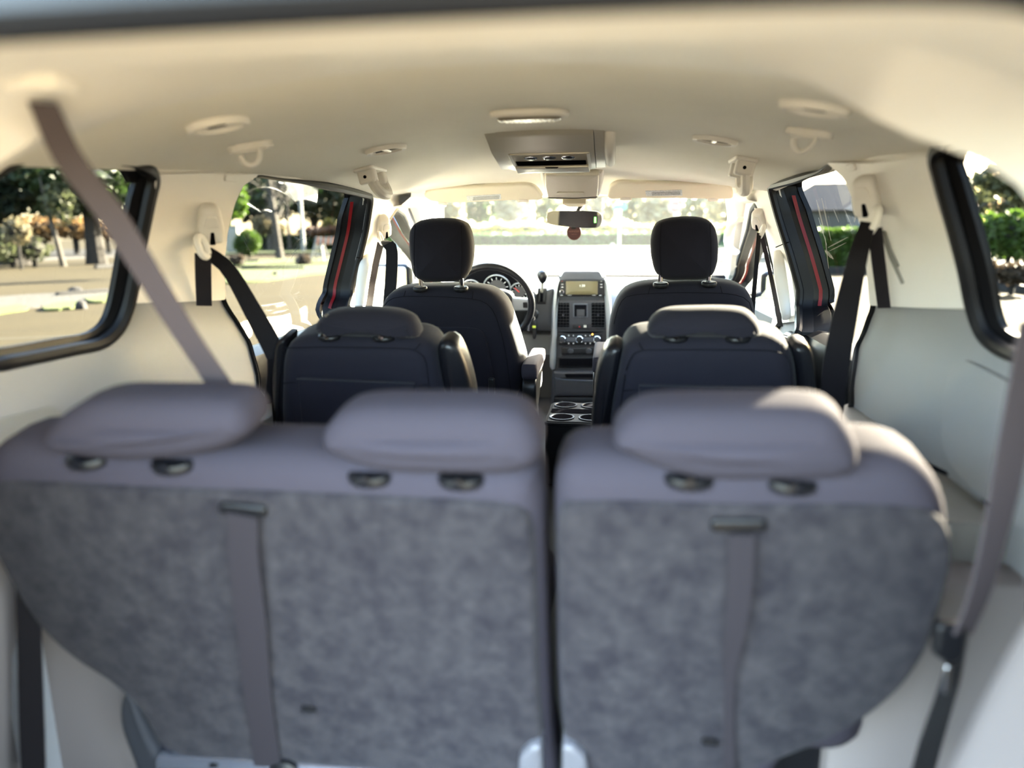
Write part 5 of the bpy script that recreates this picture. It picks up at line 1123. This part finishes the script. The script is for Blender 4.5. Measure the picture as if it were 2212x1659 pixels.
bush('shrub', 'brown low shrub on the grass island', 'shrub', [(512, 562, 15, 11)], 33, leafmat('brown_twigs', (.10, .075, .05)), 400, .1)
bush('shrub', 'brown low shrub near the barricade', 'shrub', [(655, 563, 16, 11)], 33, leafmat('brown_twigs2', (.12, .09, .06)), 400, .1)
# barricade
p = PZ(692, 566, 0); k = (p-CAM).length/FPX; t = thing('barricade', p, 'white folding barricade with orange-striped board at the street', 'barricade'); H = 50*k
for sx in (-1, 1):
    for sy in (-1, 1):
        m = M(); m.tube([p+Vector((sx*15*k, sy*.35, 0)), p+Vector((sx*3*k, sy*.03, H))], .045, 6); m.obj('leg', WHITE, t)
for z in (.30, .58):
    m = M(); w = (15-12*z)*k; m.box(p.x-w, p.x+w, p.y-.22+.3*z*.8, p.y-.18+.3*z*.8, H*z-.05, H*z+.05, .01); m.obj('rail', WHITE, t)
m = M(); m.box(p.x-6*k, p.x+40*k, p.y-.08, p.y-.04, H*.72, H*1.0, .01); bd = m.obj('board', WHITE, t)
for i in range(4):
    x = p.x+(-4+11*i)*k; m = M(); y = p.y-.083; m.add([Vector((x, y, H*.72)), Vector((x+4*k, y, H*.72)), Vector((x+7*k, y, H)), Vector((x+3*k, y, H)), Vector((x+3*k, y+.003, H*.8))], [(0, 1, 2, 3), (0, 1, 4), (2, 3, 4)]); m.obj('stripe', ORANGE, bd)

# ---------- ahead
hedge('long clipped hedge across the street ahead', (820, 534), (1720, 534), 1.5, 1.15, HEDGE, 6000, .16)
bush('hedge', 'loose yellow hedge behind the long clipped hedge', 'hedge', [(1000+45*i, 496+3*math.sin(i*1.7), 34, 11+3*math.sin(i)) for i in range(15)], 68, YEL, 4000, .25)
ORD = 'first second third fourth fifth sixth seventh eighth ninth tenth'.split()
def backtree(i, x, top, w, mt, lab, d=85): tree(f'{lab}, {ORD[sorted(q[0] for q in BT).index(x)]} from the driver-side windscreen pillar', (x, 503), d, 7, [(x, (top+480)/2, w, (480-top)/2), (x-w*.4, (top+500)/2, w*.6, (490-top)/2.4), (x+w*.5, (top+500)/2, w*.6, (490-top)/2.6)], mt, 900, .45, PALEBARK, top=top, bare=3, group='trees beyond the street ahead')
TL = ['pale bare tree beyond the street ahead', 'grey-green tree beyond the street ahead', 'green conifer beyond the street ahead']
BT = ((960, 400, 40, 0), (1040, 395, 45, 2), (1110, 410, 40, 0), (1180, 380, 45, 1), (1290, 390, 45, 0), (1385, 400, 45, 1), (1420, 420, 40, 0), (1510, 400, 45, 1), (1570, 390, 45, 0), (890, 390, 45, 2))
for i, (x, tp, w, k_) in enumerate(BT):
    backtree(i, x, tp, w, (PALE, GREYG, FIR)[k_], TL[k_], 80+(i*7) % 13)
# stop sign and street name sign
def signpost(x, yb, ytop, dist):
    b = PD(x, yb, dist); b.z = 0; return b, PD(x, ytop, dist).z
b, z = signpost(1455, 530, 447, 50); t = thing('stop_sign', b, 'red octagonal stop sign on a pole across the street', 'sign')
m = M(); m.tube([b, b+Vector((0, 0, z+.3))], .035, 8); m.obj('pole', POLE, t)
pl = Plane((b.x, b.y-.05, z), (1, 0, 0), (0, 0, 1), (0, 1, 0)); oc = lambda r: [(r*math.cos(R(22.5+45*i)), r*math.sin(R(22.5+45*i))) for i in range(8)]
m = M(); m.cushion(pl, oc(.44), 0, .01, .003, k=1); pn = m.obj('panel', mat('sign_red', (.35, .012, .012), .4), t)
m = M(); m.frame(pl, oc(.44), oc(.405), -.002, .0); m.obj('border', WHITE, pn)
m = M(); m.text('STOP', pl, 0, 0, .30, -.003, ext=.001); m.obj('lettering', WHITE, pn, ang=0)
b, z = signpost(1337, 532, 447, 46); t = thing('street_sign', b, 'green street name plate on a white pole across the street', 'sign')
m = M(); m.tube([b, b+Vector((0, 0, z+.25))], .05, 8); m.obj('pole', WHITE, t)
m = M(); m.box(b.x-.40, b.x+.40, b.y-.06, b.y-.04, z-.17, z+.17, .01); m.obj('panel', mat('sign_green', (.0, .17, .13), .4), t)
post_('bollard', 'short white bollard at the kerb ahead', 'bollard', (1322, 545), 527, 7, 46, WHITE)
# building beyond the driver's window
p = PD(836, 520, 60); p.z = 0; t = thing('building', p, "white low building with blue glazing beyond the driver's window", 'building')
m = M(); m.box(p.x-3.2, p.x+3.2, p.y, p.y+6, 0, 3.6, .05); m.obj('wall', WHITE, t)
m = M(); m.box(p.x-3.4, p.x+3.4, p.y-.2, p.y+6.2, 3.6, 3.9, .05); m.obj('roof', POLE, t)
BLUE = mat('blue_glazing', (.10, .22, .36), .2)
for i in range(4):
    m = M(); m.box(p.x-2.8+1.45*i, p.x-1.6+1.45*i, p.y-.04, p.y+.05, 1.6, 3.2, .02); m.obj('window', BLUE, t)
bush('shrub', "bright shrub beyond the driver's window", 'shrub', [(838, 510, 22, 14), (865, 508, 20, 15)], 42, LEAF, 700, .16)
# ---------- passenger's side
p = PD(1800, 545, 36); p.z = 0; t = thing('house', p, 'house with a dark hipped roof behind the passenger-side hedge', 'house'); k = 36/FPX
WALLM = mat('grey_wall', (.07, .068, .065), .8); ROOF = mat('dark_roof', (.03, .032, .038), .85, (6, .4, .05))
m = M(); m.box(p.x-1.9, p.x+2.6, p.y, p.y+5, 0, 2.2, .03); m.obj('wall', WALLM, t)
A_ = [Vector((x, y, z)) for x, y, z in ((p.x-2.2, p.y-.4, 2.15), (p.x+2.9, p.y-.4, 2.15), (p.x+2.9, p.y+5.4, 2.15), (p.x-2.2, p.y+5.4, 2.15), (p.x-.5, p.y+2.2, 3.45), (p.x+1.4, p.y+2.2, 3.45))]
m = M(); m.add(A_, [(0, 1, 5, 4), (1, 2, 5), (2, 3, 4, 5), (3, 0, 4), (0, 3, 2, 1)]); m.obj('roof', ROOF, t, ang=0)
m = M(); m.box(p.x+1.0, p.x+2.2, p.y-.04, p.y+.03, .9, 2.0, .02); m.obj('window', BLUE, t)
hedge('tall green hedge in front of the house', (1772, 588), (1990, 586), 1.2, 1.25, LEAF, 3500, .12)
tree('small bare tree rising behind the house roof', (1812, 520), 42, 3, [], None, bark=PALEBARK, top=370, bare=6)
tree('dark pine with leaning trunk outside the passenger-side quarter window', (2168, 520), 34, 15, [(2190, 380, 60, 26), (2120, 410, 34, 22), (2240, 400, 50, 40)], GREYG, 1500, .2, top=330, lean=.5)
tree('hazy conifer far outside the passenger-side quarter window', (2110, 500), 60, 8, [(2100, 420, 40, 35), (2150, 440, 50, 28), (2220, 430, 60, 40)], GREYG, 1600, .3, top=370)
tree('tall bare tree outside the passenger-side quarter window', (2090, 500), 50, 6, [], None, bark=PALEBARK, top=310, bare=6)
bush('bush', 'big bright bush outside the passenger-side quarter window', 'bush', [(2135, 510, 44, 42), (2185, 505, 40, 40), (2240, 520, 50, 40)], 22, LEAF, 2200, .12)
bush('shrub', 'low brown shrub on the dark planting bed', 'shrub', [(2120, 585, 30, 20), (2190, 590, 40, 20)], 18, leafmat('brown_twigs3', (.10, .07, .04)), 900, .08)
# door mirrors of the van
for s, (mx, my), lab in ((-1, (846, 600), "black door mirror outside the driver's window"), (1, (1692, 618), "black door mirror outside the front passenger's window")):
    c = PX(mx, my, s*1.02); t = thing('door_mirror', c, lab, 'mirror', 'door mirrors')
    pl = Plane(c, (1, 0, 0), (0, 0, 1), (0, 1, 0)); m = M(); m.cushion(pl, rrect(-.10, .10, -.075, .075, .03), 0, .09, .03, k=4, bulge1=.02); m.obj('housing', BLACKP, t)
    m = M(); m.cushion(pl, rrect(-.085, .085, -.06, .06, .022), -.004, .001, .001, k=1, caps=(.5,)); m.obj('mirror_glass', MIRROR, t)
    m = M(); m.tube([c+Vector((-s*.08, .04, -.05)), c+Vector((-s*.16, .05, -.07))], .025, 8); m.obj('arm', BLACKP, t)
